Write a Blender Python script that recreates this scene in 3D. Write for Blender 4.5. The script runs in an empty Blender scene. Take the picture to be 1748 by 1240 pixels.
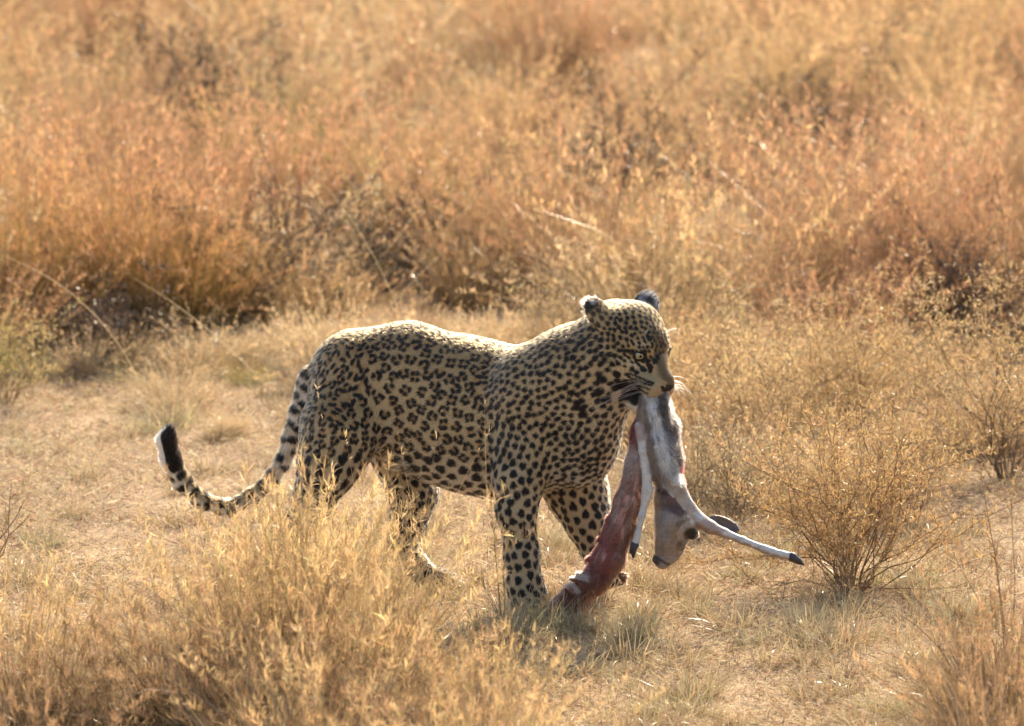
import bpy, math, random
import numpy as np
from mathutils import Vector, kdtree

R = math.radians
sc = bpy.context.scene
col = sc.collection

# ------------------------------------------------------------------ camera
CAM = np.array([0.0, -16.0, 3.0])
PPM = 700.0                                   # photo pixels per metre at the leopard
FPX = PPM * math.hypot(16.0, 3.0)
PITCH = math.atan2(3.0, 16.0) - math.atan2(420.0, FPX)
cam_d = bpy.data.cameras.new('camera')
cam = bpy.data.objects.new('camera', cam_d)
col.objects.link(cam)
cam.location = CAM
cam.rotation_euler = (math.pi / 2 - PITCH, 0, 0)
cam_d.sensor_width = 36.0
cam_d.lens = 36.0 * FPX / 1748.0
cam_d.clip_start = 0.5
cam_d.clip_end = 3000.0
cam_d.dof.use_dof = True
cam_d.dof.focus_distance = 16.12
cam_d.dof.aperture_fstop = 5.6
sc.camera = cam

# ------------------------------------------------------------------ light
SUN_EL, SUN_AZ = R(36), R(22)                 # azimuth measured from +Y towards +X: the sun stands behind the leopard
world = bpy.data.worlds.new('World')
sc.world = world
world.use_nodes = True
wn = world.node_tree
sky = wn.nodes.new('ShaderNodeTexSky')
sky.sky_type = 'NISHITA'
sky.sun_disc = False
sky.sun_elevation = SUN_EL
sky.sun_rotation = SUN_AZ
sky.dust_density = 2.0
wn.links.new(sky.outputs[0], wn.nodes['Background'].inputs[0])
wn.nodes['Background'].inputs[1].default_value = 0.15
sun_d = bpy.data.lights.new('sun', 'SUN')
sun = bpy.data.objects.new('sun', sun_d)
col.objects.link(sun)
sun_d.energy = 4.9
sun_d.angle = R(0.5)
sun_d.color = (1.0, 0.86, 0.665)
sd = Vector((math.sin(SUN_AZ) * math.cos(SUN_EL), math.cos(SUN_AZ) * math.cos(SUN_EL), math.sin(SUN_EL)))
sun.rotation_euler = sd.to_track_quat('Z', 'Y').to_euler()
sun.location = sd * 30

sc.view_settings.view_transform = 'Standard'
sc.view_settings.look = 'None'
sc.view_settings.gamma = 1.0
sc.view_settings.exposure = 1.0
sc.cycles.use_denoising = True
sc.cycles.max_bounces = 5
sc.cycles.use_adaptive_sampling = True
sc.cycles.adaptive_threshold = 0.03
sc.cycles.diffuse_bounces = 2
sc.cycles.glossy_bounces = 2
sc.cycles.transmission_bounces = 3
sc.cycles_curves.shape = 'RIBBONS'

# ------------------------------------------------------------------ helpers
_f = np.array([0, math.cos(PITCH), -math.sin(PITCH)])
_u = np.array([0, math.sin(PITCH), math.cos(PITCH)])


def P(px, py, Y):
    """a point at depth Y, measured on the photograph"""
    d = _f + np.array([1, 0, 0]) * (px - 874) / FPX + _u * (620 - py) / FPX
    return CAM + d * ((Y - CAM[1]) / d[1])


def G(px, Y):
    """ground x for a photo column at depth Y"""
    return P(px, 620, Y)[0]


def gz(x, y):
    return (0.012 * np.sin(x * 2.1 + 1.0) * np.cos(y * 1.7) + 0.008 * np.sin(x * 5.3 + y * 4.1)
            + np.clip((np.asarray(y) - 4) * 0.012, 0, None))


def norm(v):
    v = np.asarray(v, float)
    return v / np.maximum(np.linalg.norm(v, axis=-1, keepdims=True), 1e-9)


def tag(o, label=None, cat=None, group=None, kind=None):
    for k, v in (('label', label), ('category', cat), ('group', group), ('kind', kind)):
        if v:
            o[k] = v
    return o


def empty(name, loc):
    o = bpy.data.objects.new(name, None)
    o.location = loc
    o.empty_display_size = 0.05
    col.objects.link(o)
    return o


def mesh_data(name, V, F, C=None, smooth=False, mats=()):
    me = bpy.data.meshes.new(name)
    V = np.asarray(V, np.float32)
    F = np.asarray(F, np.int32)
    n = F.shape[1]
    me.vertices.add(len(V))
    me.vertices.foreach_set('co', V.ravel())
    me.loops.add(F.size)
    me.loops.foreach_set('vertex_index', F.ravel())
    me.polygons.add(len(F))
    me.polygons.foreach_set('loop_start', np.arange(0, F.size, n, dtype=np.int32))
    me.polygons.foreach_set('loop_total', np.full(len(F), n, np.int32))
    if smooth:
        me.polygons.foreach_set('use_smooth', np.ones(len(F), bool))
    me.update(calc_edges=True)
    if C is not None:
        a = me.attributes.new('Col', 'FLOAT_COLOR', 'POINT')
        c4 = np.ones((len(V), 4), np.float32)
        c4[:, :3] = C
        a.data.foreach_set('color', c4.ravel())
    for m in mats:
        me.materials.append(m)
    return me


def link(name, data, parent=None, loc=None):
    o = bpy.data.objects.new(name, data)
    col.objects.link(o)
    if parent:
        o.parent = parent
    if loc is not None:
        o.location = loc
    return o


# ------------------------------------------------------------------ materials
def mat(name):
    m = bpy.data.materials.new(name)
    m.use_nodes = True
    m.node_tree.nodes.clear()
    out = m.node_tree.nodes.new('ShaderNodeOutputMaterial')
    return m, m.node_tree, out


def plant_material(name, trans=0.45, gloss=0.06, rough=0.35):
    m, t, out = mat(name)
    N, L = t.nodes.new, t.links.new
    at = N('ShaderNodeAttribute'); at.attribute_name = 'Col'
    oi = N('ShaderNodeObjectInfo')
    hsv = N('ShaderNodeHueSaturation')
    mr = N('ShaderNodeMapRange')
    mr.inputs['To Min'].default_value = 0.85; mr.inputs['To Max'].default_value = 1.15
    L(oi.outputs['Random'], mr.inputs['Value'])
    L(mr.outputs[0], hsv.inputs['Value'])
    L(at.outputs['Color'], hsv.inputs['Color'])
    d = N('ShaderNodeBsdfDiffuse'); tr = N('ShaderNodeBsdfTranslucent'); g = N('ShaderNodeBsdfGlossy')
    g.inputs['Roughness'].default_value = rough
    g.inputs['Color'].default_value = (0.9, 0.88, 0.82, 1)
    L(hsv.outputs[0], d.inputs['Color']); L(hsv.outputs[0], tr.inputs['Color'])
    m1 = N('ShaderNodeMixShader'); m1.inputs[0].default_value = trans
    m2 = N('ShaderNodeMixShader'); m2.inputs[0].default_value = gloss
    L(d.outputs[0], m1.inputs[1]); L(tr.outputs[0], m1.inputs[2])
    L(m1.outputs[0], m2.inputs[1]); L(g.outputs[0], m2.inputs[2])
    L(m2.outputs[0], out.inputs[0])
    return m


M_GRASS = plant_material('dry_grass', 0.45, 0.07, 0.3)
M_SEED = plant_material('seed_heads', 0.5, 0.04, 0.4)
M_TWIG = plant_material('twigs', 0.05, 0.05, 0.5)
M_LEAF = plant_material('small_leaves', 0.42, 0.06, 0.4)
M_STRAW = plant_material('straw_litter', 0.3, 0.035, 0.45)

# ground: dry soil with straw dust
M_GROUND, t, out = mat('dry_soil')
N, L = t.nodes.new, t.links.new
tc = N('ShaderNodeTexCoord')
n1 = N('ShaderNodeTexNoise'); n1.inputs['Scale'].default_value = 2.2; n1.inputs['Detail'].default_value = 8
n2 = N('ShaderNodeTexNoise'); n2.inputs['Scale'].default_value = 60; n2.inputs['Detail'].default_value = 5
L(tc.outputs['Object'], n1.inputs['Vector']); L(tc.outputs['Object'], n2.inputs['Vector'])
r1 = N('ShaderNodeValToRGB')
r1.color_ramp.elements[0].position = 0.36; r1.color_ramp.elements[0].color = (0.30, 0.19, 0.10, 1)
r1.color_ramp.elements[1].position = 0.66; r1.color_ramp.elements[1].color = (0.50, 0.345, 0.19, 1)
L(n1.outputs[0], r1.inputs[0])
mx = N('ShaderNodeMix'); mx.data_type = 'RGBA'; mx.blend_type = 'MULTIPLY'; mx.inputs[0].default_value = 0.6
r2 = N('ShaderNodeValToRGB')
r2.color_ramp.elements[0].position = 0.35; r2.color_ramp.elements[0].color = (0.45, 0.42, 0.4, 1)
r2.color_ramp.elements[1].position = 0.6; r2.color_ramp.elements[1].color = (1, 1, 1, 1)
L(n2.outputs[0], r2.inputs[0]); L(r1.outputs[0], mx.inputs[6]); L(r2.outputs[0], mx.inputs[7])
b = N('ShaderNodeBsdfPrincipled'); b.inputs['Roughness'].default_value = 0.9
b.inputs['Specular IOR Level'].default_value = 0.2
bp = N('ShaderNodeBump'); bp.inputs['Strength'].default_value = 0.7; bp.inputs['Distance'].default_value = 0.01
L(n2.outputs[0], bp.inputs['Height']); L(bp.outputs[0], b.inputs['Normal'])
L(mx.outputs[2], b.inputs['Base Color']); L(b.outputs[0], out.inputs[0])

# ------------------------------------------------------------------ ground
sx = np.sinh(np.linspace(-6.0, 6.0, 181)) / math.sinh(6.0) * 900
sy = np.sinh(np.linspace(-6.0, 6.0, 181)) / math.sinh(6.0) * 900 + 1.0
gx, gy = np.meshgrid(sx, sy, indexing='ij')
gzv = gz(gx, np.clip(gy, -50, 60))
gzv = gzv - 0.012
gV = np.stack([gx, gy, gzv], -1).reshape(-1, 3)
ii = np.arange(181 * 181).reshape(181, 181)
gF = np.stack([ii[:-1, :-1], ii[1:, :-1], ii[1:, 1:], ii[:-1, 1:]], -1).reshape(-1, 4)
ground = link('ground', mesh_data('ground', gV, gF, smooth=True, mats=[M_GROUND]))
ground['kind'] = 'structure'


# ------------------------------------------------------------------ plant geometry
class Geo:
    """collects quads with a colour per vertex"""
    def __init__(self):
        self.V, self.F, self.C, self.n = [], [], [], 0

    def add(self, V, F, C):
        self.V.append(V); self.F.append(F + self.n); self.C.append(C); self.n += len(V)

    def data(self, name, m):
        return mesh_data(name, np.concatenate(self.V), np.concatenate(self.F), np.concatenate(self.C), mats=[m])


def ribbons(geo, rng, root, az, lean, curve, L, w, nseg, c0, c1, taper=1.3, mid=False, face=None):
    """curved tapering blades, all at once; returns the centre lines (N, nseg+1, 3)"""
    n = len(root)
    az, lean, curve, L, w = [np.broadcast_to(np.asarray(q, float), (n,)) for q in (az, lean, curve, L, w)]
    dirh = np.stack([np.cos(az), np.sin(az), np.zeros(n)], -1)
    up = np.array([0, 0, 1.0])
    pts = [np.asarray(root, float)]
    for s in range(nseg):
        th = lean + curve * (s + 0.5) / nseg
        pts.append(pts[-1] + (L / nseg)[:, None] * (np.sin(th)[:, None] * dirh + np.cos(th)[:, None] * up))
    pts = np.stack(pts, 1)
    tan = norm(pts[:, -1] - pts[:, 0])
    rv = norm(rng.normal(size=(n, 3)))
    side = norm(np.cross(tan, rv))
    t = np.linspace(0, 1, nseg + 1)
    prof = np.sin(np.clip(t * 0.94 + 0.06, 0, 1) * math.pi) ** 0.8 if mid else np.clip(1 - t ** taper, 0.06, 1)
    off = side[:, None, :] * (w[:, None] * 0.5 * prof[None])[..., None]
    V = np.stack([pts - off, pts + off], 2)
    base = (np.arange(n) * (nseg + 1) * 2)[:, None]
    s = np.arange(nseg)[None] * 2
    q = base + s
    F = np.stack([q, q + 1, q + 3, q + 2], -1).reshape(-1, 4)
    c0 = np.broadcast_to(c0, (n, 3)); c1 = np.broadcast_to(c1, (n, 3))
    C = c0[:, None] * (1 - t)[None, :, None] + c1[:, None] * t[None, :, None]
    C = np.repeat(C[:, :, None], 2, 2)
    geo.add(V.reshape(-1, 3), F, C.reshape(-1, 3))
    return pts


def vary(rng, c, n, a=0.18, hue=0.06):
    c = np.asarray(c, float)
    v = 1 + rng.normal(size=(n, 1)) * a
    h = 1 + rng.normal(size=(n, 3)) * hue
    return np.clip(c * v * h, 0.01, 0.85)


def along(pts, i, t):
    k = t * (pts.shape[1] - 1)
    a = np.clip(k.astype(int), 0, pts.shape[1] - 2)
    f = (k - a)[:, None]
    return pts[i, a] * (1 - f) + pts[i, a + 1] * f


def tussock(seed, h, rad, nb, ns, nspike, cb, ct, cs, spike=(0.012, 0.026), lean=0.5, swidth=0.0022, bwidth=0.0035, stemw=0.0024, stem=1.0, va=0.2, head=(0.25, 0.45)):
    """a grass tussock: leaf blades, flowering stems, seed heads -> two meshes"""
    rng = np.random.default_rng(seed)
    g, gs = Geo(), Geo()
    rr = rad * np.sqrt(rng.random(nb)); aa = rng.random(nb) * 2 * math.pi
    root = np.stack([rr * np.cos(aa), rr * np.sin(aa), np.full(nb, -0.02)], -1)
    az = aa + rng.normal(size=nb) * 0.9
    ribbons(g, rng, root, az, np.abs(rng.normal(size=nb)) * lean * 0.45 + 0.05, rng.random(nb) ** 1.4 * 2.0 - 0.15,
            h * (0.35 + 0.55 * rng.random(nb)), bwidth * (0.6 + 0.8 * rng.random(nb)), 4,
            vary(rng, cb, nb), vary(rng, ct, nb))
    rr = rad * 0.8 * np.sqrt(rng.random(ns)); aa = rng.random(ns) * 2 * math.pi
    root = np.stack([rr * np.cos(aa), rr * np.sin(aa), np.full(ns, -0.02)], -1)
    az = aa + rng.normal(size=ns) * 0.8
    pts = ribbons(g, rng, root, az, np.abs(rng.normal(size=ns)) * lean * 0.5 + 0.03, rng.random(ns) ** 2 * 1.1,
                  h * (0.45 + 0.55 * rng.random(ns)), stemw * (0.7 + 0.6 * rng.random(ns)), 6,
                  vary(rng, np.asarray(cb) * 0.9, ns), vary(rng, np.asarray(cs) * stem, ns), taper=2.5)
    if nspike:
        n = ns * nspike
        i = np.repeat(np.arange(ns), nspike)
        tone = np.clip(1 + rng.normal(size=(ns, 1)) * va, .45, 1.5)
        tt = 1 - rng.random(n) ** 1.2 * (head[0] + head[1] * rng.random(ns)[i])
        p = along(pts, i, tt)
        ribbons(gs, rng, p, rng.random(n) * 2 * math.pi, rng.random(n) ** 1.5 * 1.3 + 0.05, rng.normal(size=n) * 0.6,
                spike[0] + (spike[1] - spike[0]) * rng.random(n), swidth * (0.7 + 0.7 * rng.random(n)), 2,
                vary(rng, cs, n, va, 0.08) * tone[i], vary(rng, np.asarray(cs) * 1.12, n, va, 0.08) * tone[i], mid=True)
    return g.data('blades', M_GRASS), (gs.data('seed_heads', M_SEED) if nspike else None)


def join_data(name, a, b):
    """blades and seed heads of a far tussock as one mesh with two materials"""
    out = []
    nv = 0
    Vs, Fs, Cs, mi = [], [], [], []
    for k, me in enumerate([x for x in (a, b) if x]):
        v = np.empty(len(me.vertices) * 3, np.float32); me.vertices.foreach_get('co', v)
        f = np.empty(len(me.loops), np.int32); me.loops.foreach_get('vertex_index', f)
        c = np.empty(len(me.vertices) * 4, np.float32); me.attributes['Col'].data.foreach_get('color', c)
        Vs.append(v.reshape(-1, 3)); Fs.append(f.reshape(-1, 4) + nv); Cs.append(c.reshape(-1, 4)[:, :3])
        mi.append(np.full(len(me.polygons), k, np.int32)); nv += len(me.vertices)
    me = mesh_data(name, np.concatenate(Vs), np.concatenate(Fs), np.concatenate(Cs), mats=[M_GRASS, M_SEED])
    me.polygons.foreach_set('material_index', np.concatenate(mi))
    return me


def tube(geo, pts, r0, r1, c):
    n = len(pts)
    tan = norm(np.gradient(pts, axis=0))
    ref = np.array([0.31, 0.94, 0.11])
    a = norm(np.cross(tan, ref)); b_ = np.cross(tan, a)
    rad = np.linspace(r0, r1, n)[:, None]
    V = np.stack([pts + rad * (a * math.cos(k * 2.0944) + b_ * math.sin(k * 2.0944)) for k in range(3)], 1).reshape(-1, 3)
    q = np.arange(n - 1)[:, None] * 3
    k = np.arange(3)[None]
    F = np.stack([q + k, q + (k + 1) % 3, q + 3 + (k + 1) % 3, q + 3 + k], -1).reshape(-1, 4)
    geo.add(V, F, np.broadcast_to(c, (len(V), 3)).copy())


def bush(seed, h, spread, nstem, nside, nleaf, ctwig, cleaf, leaf=(0.012, 0.028), leafw=0.0035, r0=0.0028, straight=0.6, nsub=0, sparse_base=0.25, squash=1.0):
    """woody little shrub: stems with side twigs -> stems mesh, leaves mesh"""
    rng = np.random.default_rng(seed)
    g, gl = Geo(), Geo()
    lines = []

    def grow(p, d, length, ra, rb, n=7, up=0.25):
        pts = [p]
        for _ in range(n):
            d = norm(d + rng.normal(size=3) * 0.34 * (1.3 - straight) + np.array([0, 0, up * 0.12]))
            pts.append(pts[-1] + d * length / n)
        pts = np.array(pts)
        pts[:, 2] = np.maximum(pts[:, 2], -0.02)
        tube(g, pts, ra, rb, vary(rng, ctwig, 1, 0.2)[0])
        lines.append((pts, length))
        return pts
    for s in range(nstem):
        az = rng.random() * 2 * math.pi
        le = spread * rng.random() ** 0.85
        d = np.array([math.sin(le) * math.cos(az), math.sin(le) * math.sin(az) * squash, math.cos(le)])
        p0 = np.array([math.cos(az) * 0.03 * rng.random(), math.sin(az) * 0.03 * rng.random(), -0.02])
        Ls = h * (0.65 + 0.45 * rng.random()) / max(math.cos(le), 0.55)
        pts = grow(p0, d, Ls, r0 * (0.7 + 0.6 * rng.random()), r0 * 0.25)
        for k in range(nside):
            tt = sparse_base + (0.97 - sparse_base) * rng.random()
            i = int(tt * 6.99)
            p = pts[i] + (pts[i + 1] - pts[i]) * (tt * 7 - i)
            dd = norm(norm(pts[i + 1] - pts[i]) + rng.normal(size=3) * 0.55)
            sl = Ls * (0.16 + 0.3 * rng.random()) * (1.25 - tt)
            q = grow(p, dd, sl, r0 * 0.4, r0 * 0.18, 5)
            for _ in range(nsub):
                j = rng.integers(1, 5)
                grow(q[j], norm(norm(q[j + 1] - q[j]) + rng.normal(size=3) * 0.6), sl * 0.45, r0 * 0.25, r0 * 0.14, 3)
    P0 = []
    for pts, Ls in lines:
        n = max(2, int(nleaf * Ls / 0.1))
        tt = 0.3 + 0.7 * rng.random(n)
        k = tt * (len(pts) - 1); a = np.clip(k.astype(int), 0, len(pts) - 2)
        P0.append(pts[a] + (pts[a + 1] - pts[a]) * (k - a)[:, None])
    P0 = np.concatenate(P0)
    P0 = P0[P0[:, 2] > h * sparse_base * 0.5]
    n = len(P0)
    ribbons(gl, rng, P0, rng.random(n) * 6.283, rng.random(n) * 1.5 + 0.1, rng.normal(size=n) * 0.5,
            leaf[0] + (leaf[1] - leaf[0]) * rng.random(n), leafw * (0.7 + 0.6 * rng.random(n)), 2,
            vary(rng, cleaf, n, 0.22, 0.07), vary(rng, np.asarray(cleaf) * 1.1, n, 0.22, 0.07), mid=True)
    return g.data('stems', M_TWIG), gl.data('leaves', M_LEAF)


GOLD_B, GOLD_T, GOLD_S = (0.11, 0.066, 0.03), (0.54, 0.38, 0.185), (0.58, 0.375, 0.18)  # _B: blade bases darker than dead grass, shade put into the colour
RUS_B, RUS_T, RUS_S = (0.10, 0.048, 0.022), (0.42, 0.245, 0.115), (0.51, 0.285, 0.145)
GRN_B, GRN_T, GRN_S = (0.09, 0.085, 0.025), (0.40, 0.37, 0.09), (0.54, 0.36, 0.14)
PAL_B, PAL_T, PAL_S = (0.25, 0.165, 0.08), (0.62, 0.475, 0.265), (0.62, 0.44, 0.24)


# ------------------------------------------------------------------ straw litter on the open ground
rng = np.random.default_rng(3)
LIT = Geo()
n = 440000
ly = -2.6 + 7.4 * rng.random(n) ** 1.1
lx = rng.uniform(-1, 1, n) * (.0767 * (16 + ly) * 1.35)
clump = np.sin(lx * 7 + 2 * np.sin(ly * 5)) * np.sin(ly * 6.1 + 1.7 * np.sin(lx * 4.3)) + rng.normal(size=n) * .7
keep = clump > -.6
lx, ly = lx[keep], ly[keep]; n = len(lx)
lz = gz(lx, ly) - .012 + rng.random(n) ** 2 * .018
cc = np.where((rng.random(n) < .6)[:, None], vary(rng, (.70, .545, .33), n, .2), vary(rng, (.44, .285, .145), n, .3))
cc = np.where((rng.random(n) < .04)[:, None], vary(rng, (.36, .33, .16), n, .2), cc)
cc = np.where((rng.random(n) < .10)[:, None], vary(rng, (.16, .075, .045), n, .3), cc)
root = np.stack([lx, ly, lz], -1)
up_ = rng.random(n) < .15
i = ~up_; k = i.sum()
ribbons(LIT, rng, root[i], rng.random(k) * 6.283, rng.uniform(1.0, 1.62, k), rng.normal(size=k) * .25, .012 + .045 * rng.random(k) ** 2, rng.uniform(.0014, .0030, k), 1, cc[i] * .85, cc[i])
i = up_; k = i.sum()
ribbons(LIT, rng, root[i], rng.random(k) * 6.283, rng.uniform(.1, 1.0, k), rng.normal(size=k) * .7, rng.uniform(.010, .042, k), rng.uniform(.0014, .003, k), 2, cc[i] * .7, cc[i])
lit = link('straw_litter', LIT.data('straw_litter', M_STRAW))
tag(lit, 'dry straw and short stubble covering the open ground', 'straw', kind='stuff')


def place(data_pair, name, x, y, scale, rot, label, cat, group=None, parts=('blades', 'seed_heads'), lean=0.0):
    o = empty(name, (x, y, float(gz(x, y)) - .008))
    o.scale = (scale, scale, scale); o.rotation_euler = (lean, 0, rot)
    for d, pn in zip(data_pair, parts):
        if d:
            link(pn, d, o)
    return tag(o, label, cat, group)


# ------------------------------------------------------------------ tall grass behind
rnd = random.Random(21)
kinds = {
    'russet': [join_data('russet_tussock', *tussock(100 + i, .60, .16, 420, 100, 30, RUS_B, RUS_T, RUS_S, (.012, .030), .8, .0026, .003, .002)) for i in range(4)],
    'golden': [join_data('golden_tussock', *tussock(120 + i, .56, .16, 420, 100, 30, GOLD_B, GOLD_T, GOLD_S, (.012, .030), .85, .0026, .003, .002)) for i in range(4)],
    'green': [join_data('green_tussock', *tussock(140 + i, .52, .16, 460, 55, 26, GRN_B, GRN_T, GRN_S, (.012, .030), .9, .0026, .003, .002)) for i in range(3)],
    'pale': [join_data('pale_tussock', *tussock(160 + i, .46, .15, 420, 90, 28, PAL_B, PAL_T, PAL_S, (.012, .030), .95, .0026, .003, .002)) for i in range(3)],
}
labels = {
    'russet': ('tall russet grass tussock with reddish seed heads behind the leopard', 'russet grass tussocks behind'),
    'golden': ('tall golden grass tussock with feathery heads behind the leopard', 'golden grass tussocks behind'),
    'green': ('green tinged grass tussock among the dry grass behind the leopard', 'green tinged tussocks behind'),
    'pale': ('pale straw coloured grass tussock behind the leopard', 'pale grass tussocks behind'),
}


def pick_kind(px_, y):
    w = {'russet': 1.0, 'golden': 1.1, 'green': .12, 'pale': .5}
    if px_ < 560 and y < 9:
        w['green'] += 1.1; w['russet'] += 1.0
    if px_ > 950 and y < 10:
        w['russet'] += .7
    if y > 9:
        w['golden'] += 1.2; w['pale'] += .4
    if 4 < y < 4.9:
        w['pale'] += 1.2
    ks = list(w)
    return rnd.choices(ks, [w[k] for k in ks])[0]


SHADE_BRUSH = [  # column, depth, height: dark brush added for the shaded gaps of the tall grass
    (655, 5.6, .38, 'dark bare brush in a gap of the grass behind the leopard\'s back'),
    (415, 4.9, .40, 'dark brown brush shaded by russet grass behind the leopard\'s rump'),
    (190, 4.1, .28, 'dark low brush added for shade beside the yellow green leafy shrub'),
    (1060, 7.4, .46, 'dark brush deep in the grass above the leopard\'s ears'),
    (1610, 4.4, .38, 'dark brush added for shade at the foot of the russet grass beyond the golden shrubs'),
    (340, 9.0, .50, 'grey brown brush added for shade far back in the pale grass'),
    (1450, 8.5, .42, 'thin dark brush added for shade far back in the golden grass')]
spots = []
y = 3.75
while y < 17.5:
    half = 1748 / FPX * (16 + y) / 2 * 1.12
    x = -half + rnd.random() * .3
    while x < half:
        xx, yy = x + rnd.uniform(-.13, .13), y + rnd.uniform(-.22, .22)
        hole = math.sin(xx * 2.3 + 1.3 * math.sin(yy * 1.1)) * math.sin(yy * 1.6 + .9 * math.sin(xx * 1.7 + 2))
        front = any(abs(xx - G(q[0], q[1])) < .28 and -1.15 < yy - q[1] < .25 for q in SHADE_BRUSH)
        if rnd.random() > .08:
            spots.append((xx, yy, (.5 if front else 1) * (.62 if yy < 4.4 else 1) * (1.0 if hole > -.45 else .7)))
        x += .36 + .018 * y
    y += .40 + .012 * y
px_of = lambda x, y: 874 + x * FPX / (16.2 + y)
for (x, y, hs) in spots:
    k = pick_kind(px_of(x, y), y)
    me = rnd.choice(kinds[k])
    o = link(k + '_grass_tussock', me, None, (x, y, float(gz(x, y)) - .01))
    s = rnd.choice((.6, .8, .95, 1.1, 1.25)) * rnd.uniform(.92, 1.08) * hs
    o.scale = (s * rnd.uniform(.95, 1.35), s * rnd.uniform(.95, 1.35), s)
    o.rotation_euler = (rnd.uniform(-.1, .1), rnd.uniform(-.1, .1), rnd.random() * 6.283)
    tag(o, labels[k][0], 'grass tussock', labels[k][1])
for k in range(44):
    pxx, yy = rnd.uniform(230, 1000), rnd.uniform(2.6, 4.2)
    x = G(pxx, yy)
    o = link('low_grass_tussock', rnd.choice(kinds['pale']), None, (x, yy, float(gz(x, yy)) - .01))
    s = rnd.uniform(.24, .42) * (yy - 1.2) / 2.5
    o.scale = (s * 1.6, s * 1.6, s); o.rotation_euler = (0, 0, rnd.random() * 6.283)
    tag(o, 'low pale grass tussock where the straw ground meets the tall grass', 'grass tussock', 'low tussocks along the tall grass')
for k in range(34):
    pxx, yy = rnd.uniform(1130, 1800), rnd.uniform(1.5, 4.3)
    x = G(pxx, yy)
    kk = rnd.choice(('golden', 'pale'))
    o = link('low_grass_tussock', rnd.choice(kinds[kk]), None, (x, yy, float(gz(x, yy)) - .01))
    s = rnd.uniform(.35, .62)
    o.scale = (s * 1.4, s * 1.4, s); o.rotation_euler = (0, 0, rnd.random() * 6.283)
    tag(o, 'low ' + {'golden': 'golden', 'pale': 'pale straw'}[kk] + ' grass tussock between the golden shrubs', 'grass tussock', kk + ' tussocks between the golden shrubs')
for i, (pxx, yy, h, lab) in enumerate(SHADE_BRUSH):
    d = bush(470 + i, h, 1.15, 40, 8, 6, (.05, .035, .026), (.12, .074, .042), leaf=(.012, .026), leafw=.005, r0=.003, nsub=2, straight=.3, sparse_base=.08)  # near-black twigs and leaves stand in for shade between tussocks
    place(d, 'gap_shade_brush', G(pxx, yy), yy, 1.0, rnd.random() * 6, lab, 'brush', None, ('stems', 'leaves'))
BIG = [join_data('big_tussock', *tussock(180 + i, .66, .26, 1000, 130, 26, (.07, .06, .02), (.46, .27, .085), (.55, .29, .12), (.012, .03), .85, .0026, .0034, .002)) for i in range(2)]  # green bases coloured extra dark for the shade in the hollow below
for i, (pxx, yy, s, lab) in enumerate(((85, 4.7, 1.0, 'large rust and green grass tussock overhanging the yellow green shrub'), (215, 4.9, .95, 'large rust grass tussock with green base arching over a dark hollow'),
                                       (310, 4.75, .8, 'rust orange grass tussock at the end of the large tussock row'), (-20, 5.1, 1.15, 'tallest rust and green grass tussock behind the yellow green shrub'))):
    x = G(pxx, yy)
    o = link('large_grass_tussock', BIG[i % 2], None, (x, yy, float(gz(x, yy)) - .01))
    o.scale = (s, s, s); o.rotation_euler = (0, 0, i * 1.7)
    tag(o, lab, 'grass tussock')
print('tussocks', len(spots))
# the same field going on to either side and beyond, too many to count
src = bpy.data.collections.new('tussock_sources')
for k in kinds:
    for me in kinds[k][:2]:
        src.objects.link(bpy.data.objects.new('field_tussock_source', me))
fp = []
while len(fp) < 5200:
    x, y = rnd.uniform(-26, 26), rnd.uniform(4.3, 46)
    if abs(x) > 1748 / FPX * (16 + y) / 2 * 1.12 or y > 17.6:
        if rnd.random() < 1.2 - y / 60:
            fp.append((x, y, float(gz(x, y)) - .01))
fm = bpy.data.meshes.new('field_grass'); fm.from_pydata(fp, [], [])
field = link('field_grass', fm)
ng = bpy.data.node_groups.new('field_grass', 'GeometryNodeTree')
ng.interface.new_socket('Geometry', in_out='INPUT', socket_type='NodeSocketGeometry')
ng.interface.new_socket('Geometry', in_out='OUTPUT', socket_type='NodeSocketGeometry')
gi, go = ng.nodes.new('NodeGroupInput'), ng.nodes.new('NodeGroupOutput')
iop = ng.nodes.new('GeometryNodeInstanceOnPoints'); ci = ng.nodes.new('GeometryNodeCollectionInfo')
ci.inputs['Collection'].default_value = src
ci.inputs['Separate Children'].default_value = True
ci.inputs['Reset Children'].default_value = True
rr1 = ng.nodes.new('FunctionNodeRandomValue'); rr1.data_type = 'FLOAT_VECTOR'
rr1.inputs[1].default_value = (.12, .12, 6.28)
rr2 = ng.nodes.new('FunctionNodeRandomValue'); rr2.data_type = 'FLOAT'
rr2.inputs[2].default_value = .75; rr2.inputs[3].default_value = 1.3
iop.inputs['Pick Instance'].default_value = True
ng.links.new(gi.outputs[0], iop.inputs['Points']); ng.links.new(ci.outputs[0], iop.inputs['Instance'])
ng.links.new(rr1.outputs[0], iop.inputs['Rotation']); ng.links.new(rr2.outputs[1], iop.inputs['Scale'])
ng.links.new(iop.outputs[0], go.inputs[0])
field.modifiers.new('grass', 'NODES').node_group = ng
tag(field, 'dry grassland stretching away around the clearing', 'grass', kind='stuff')

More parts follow.
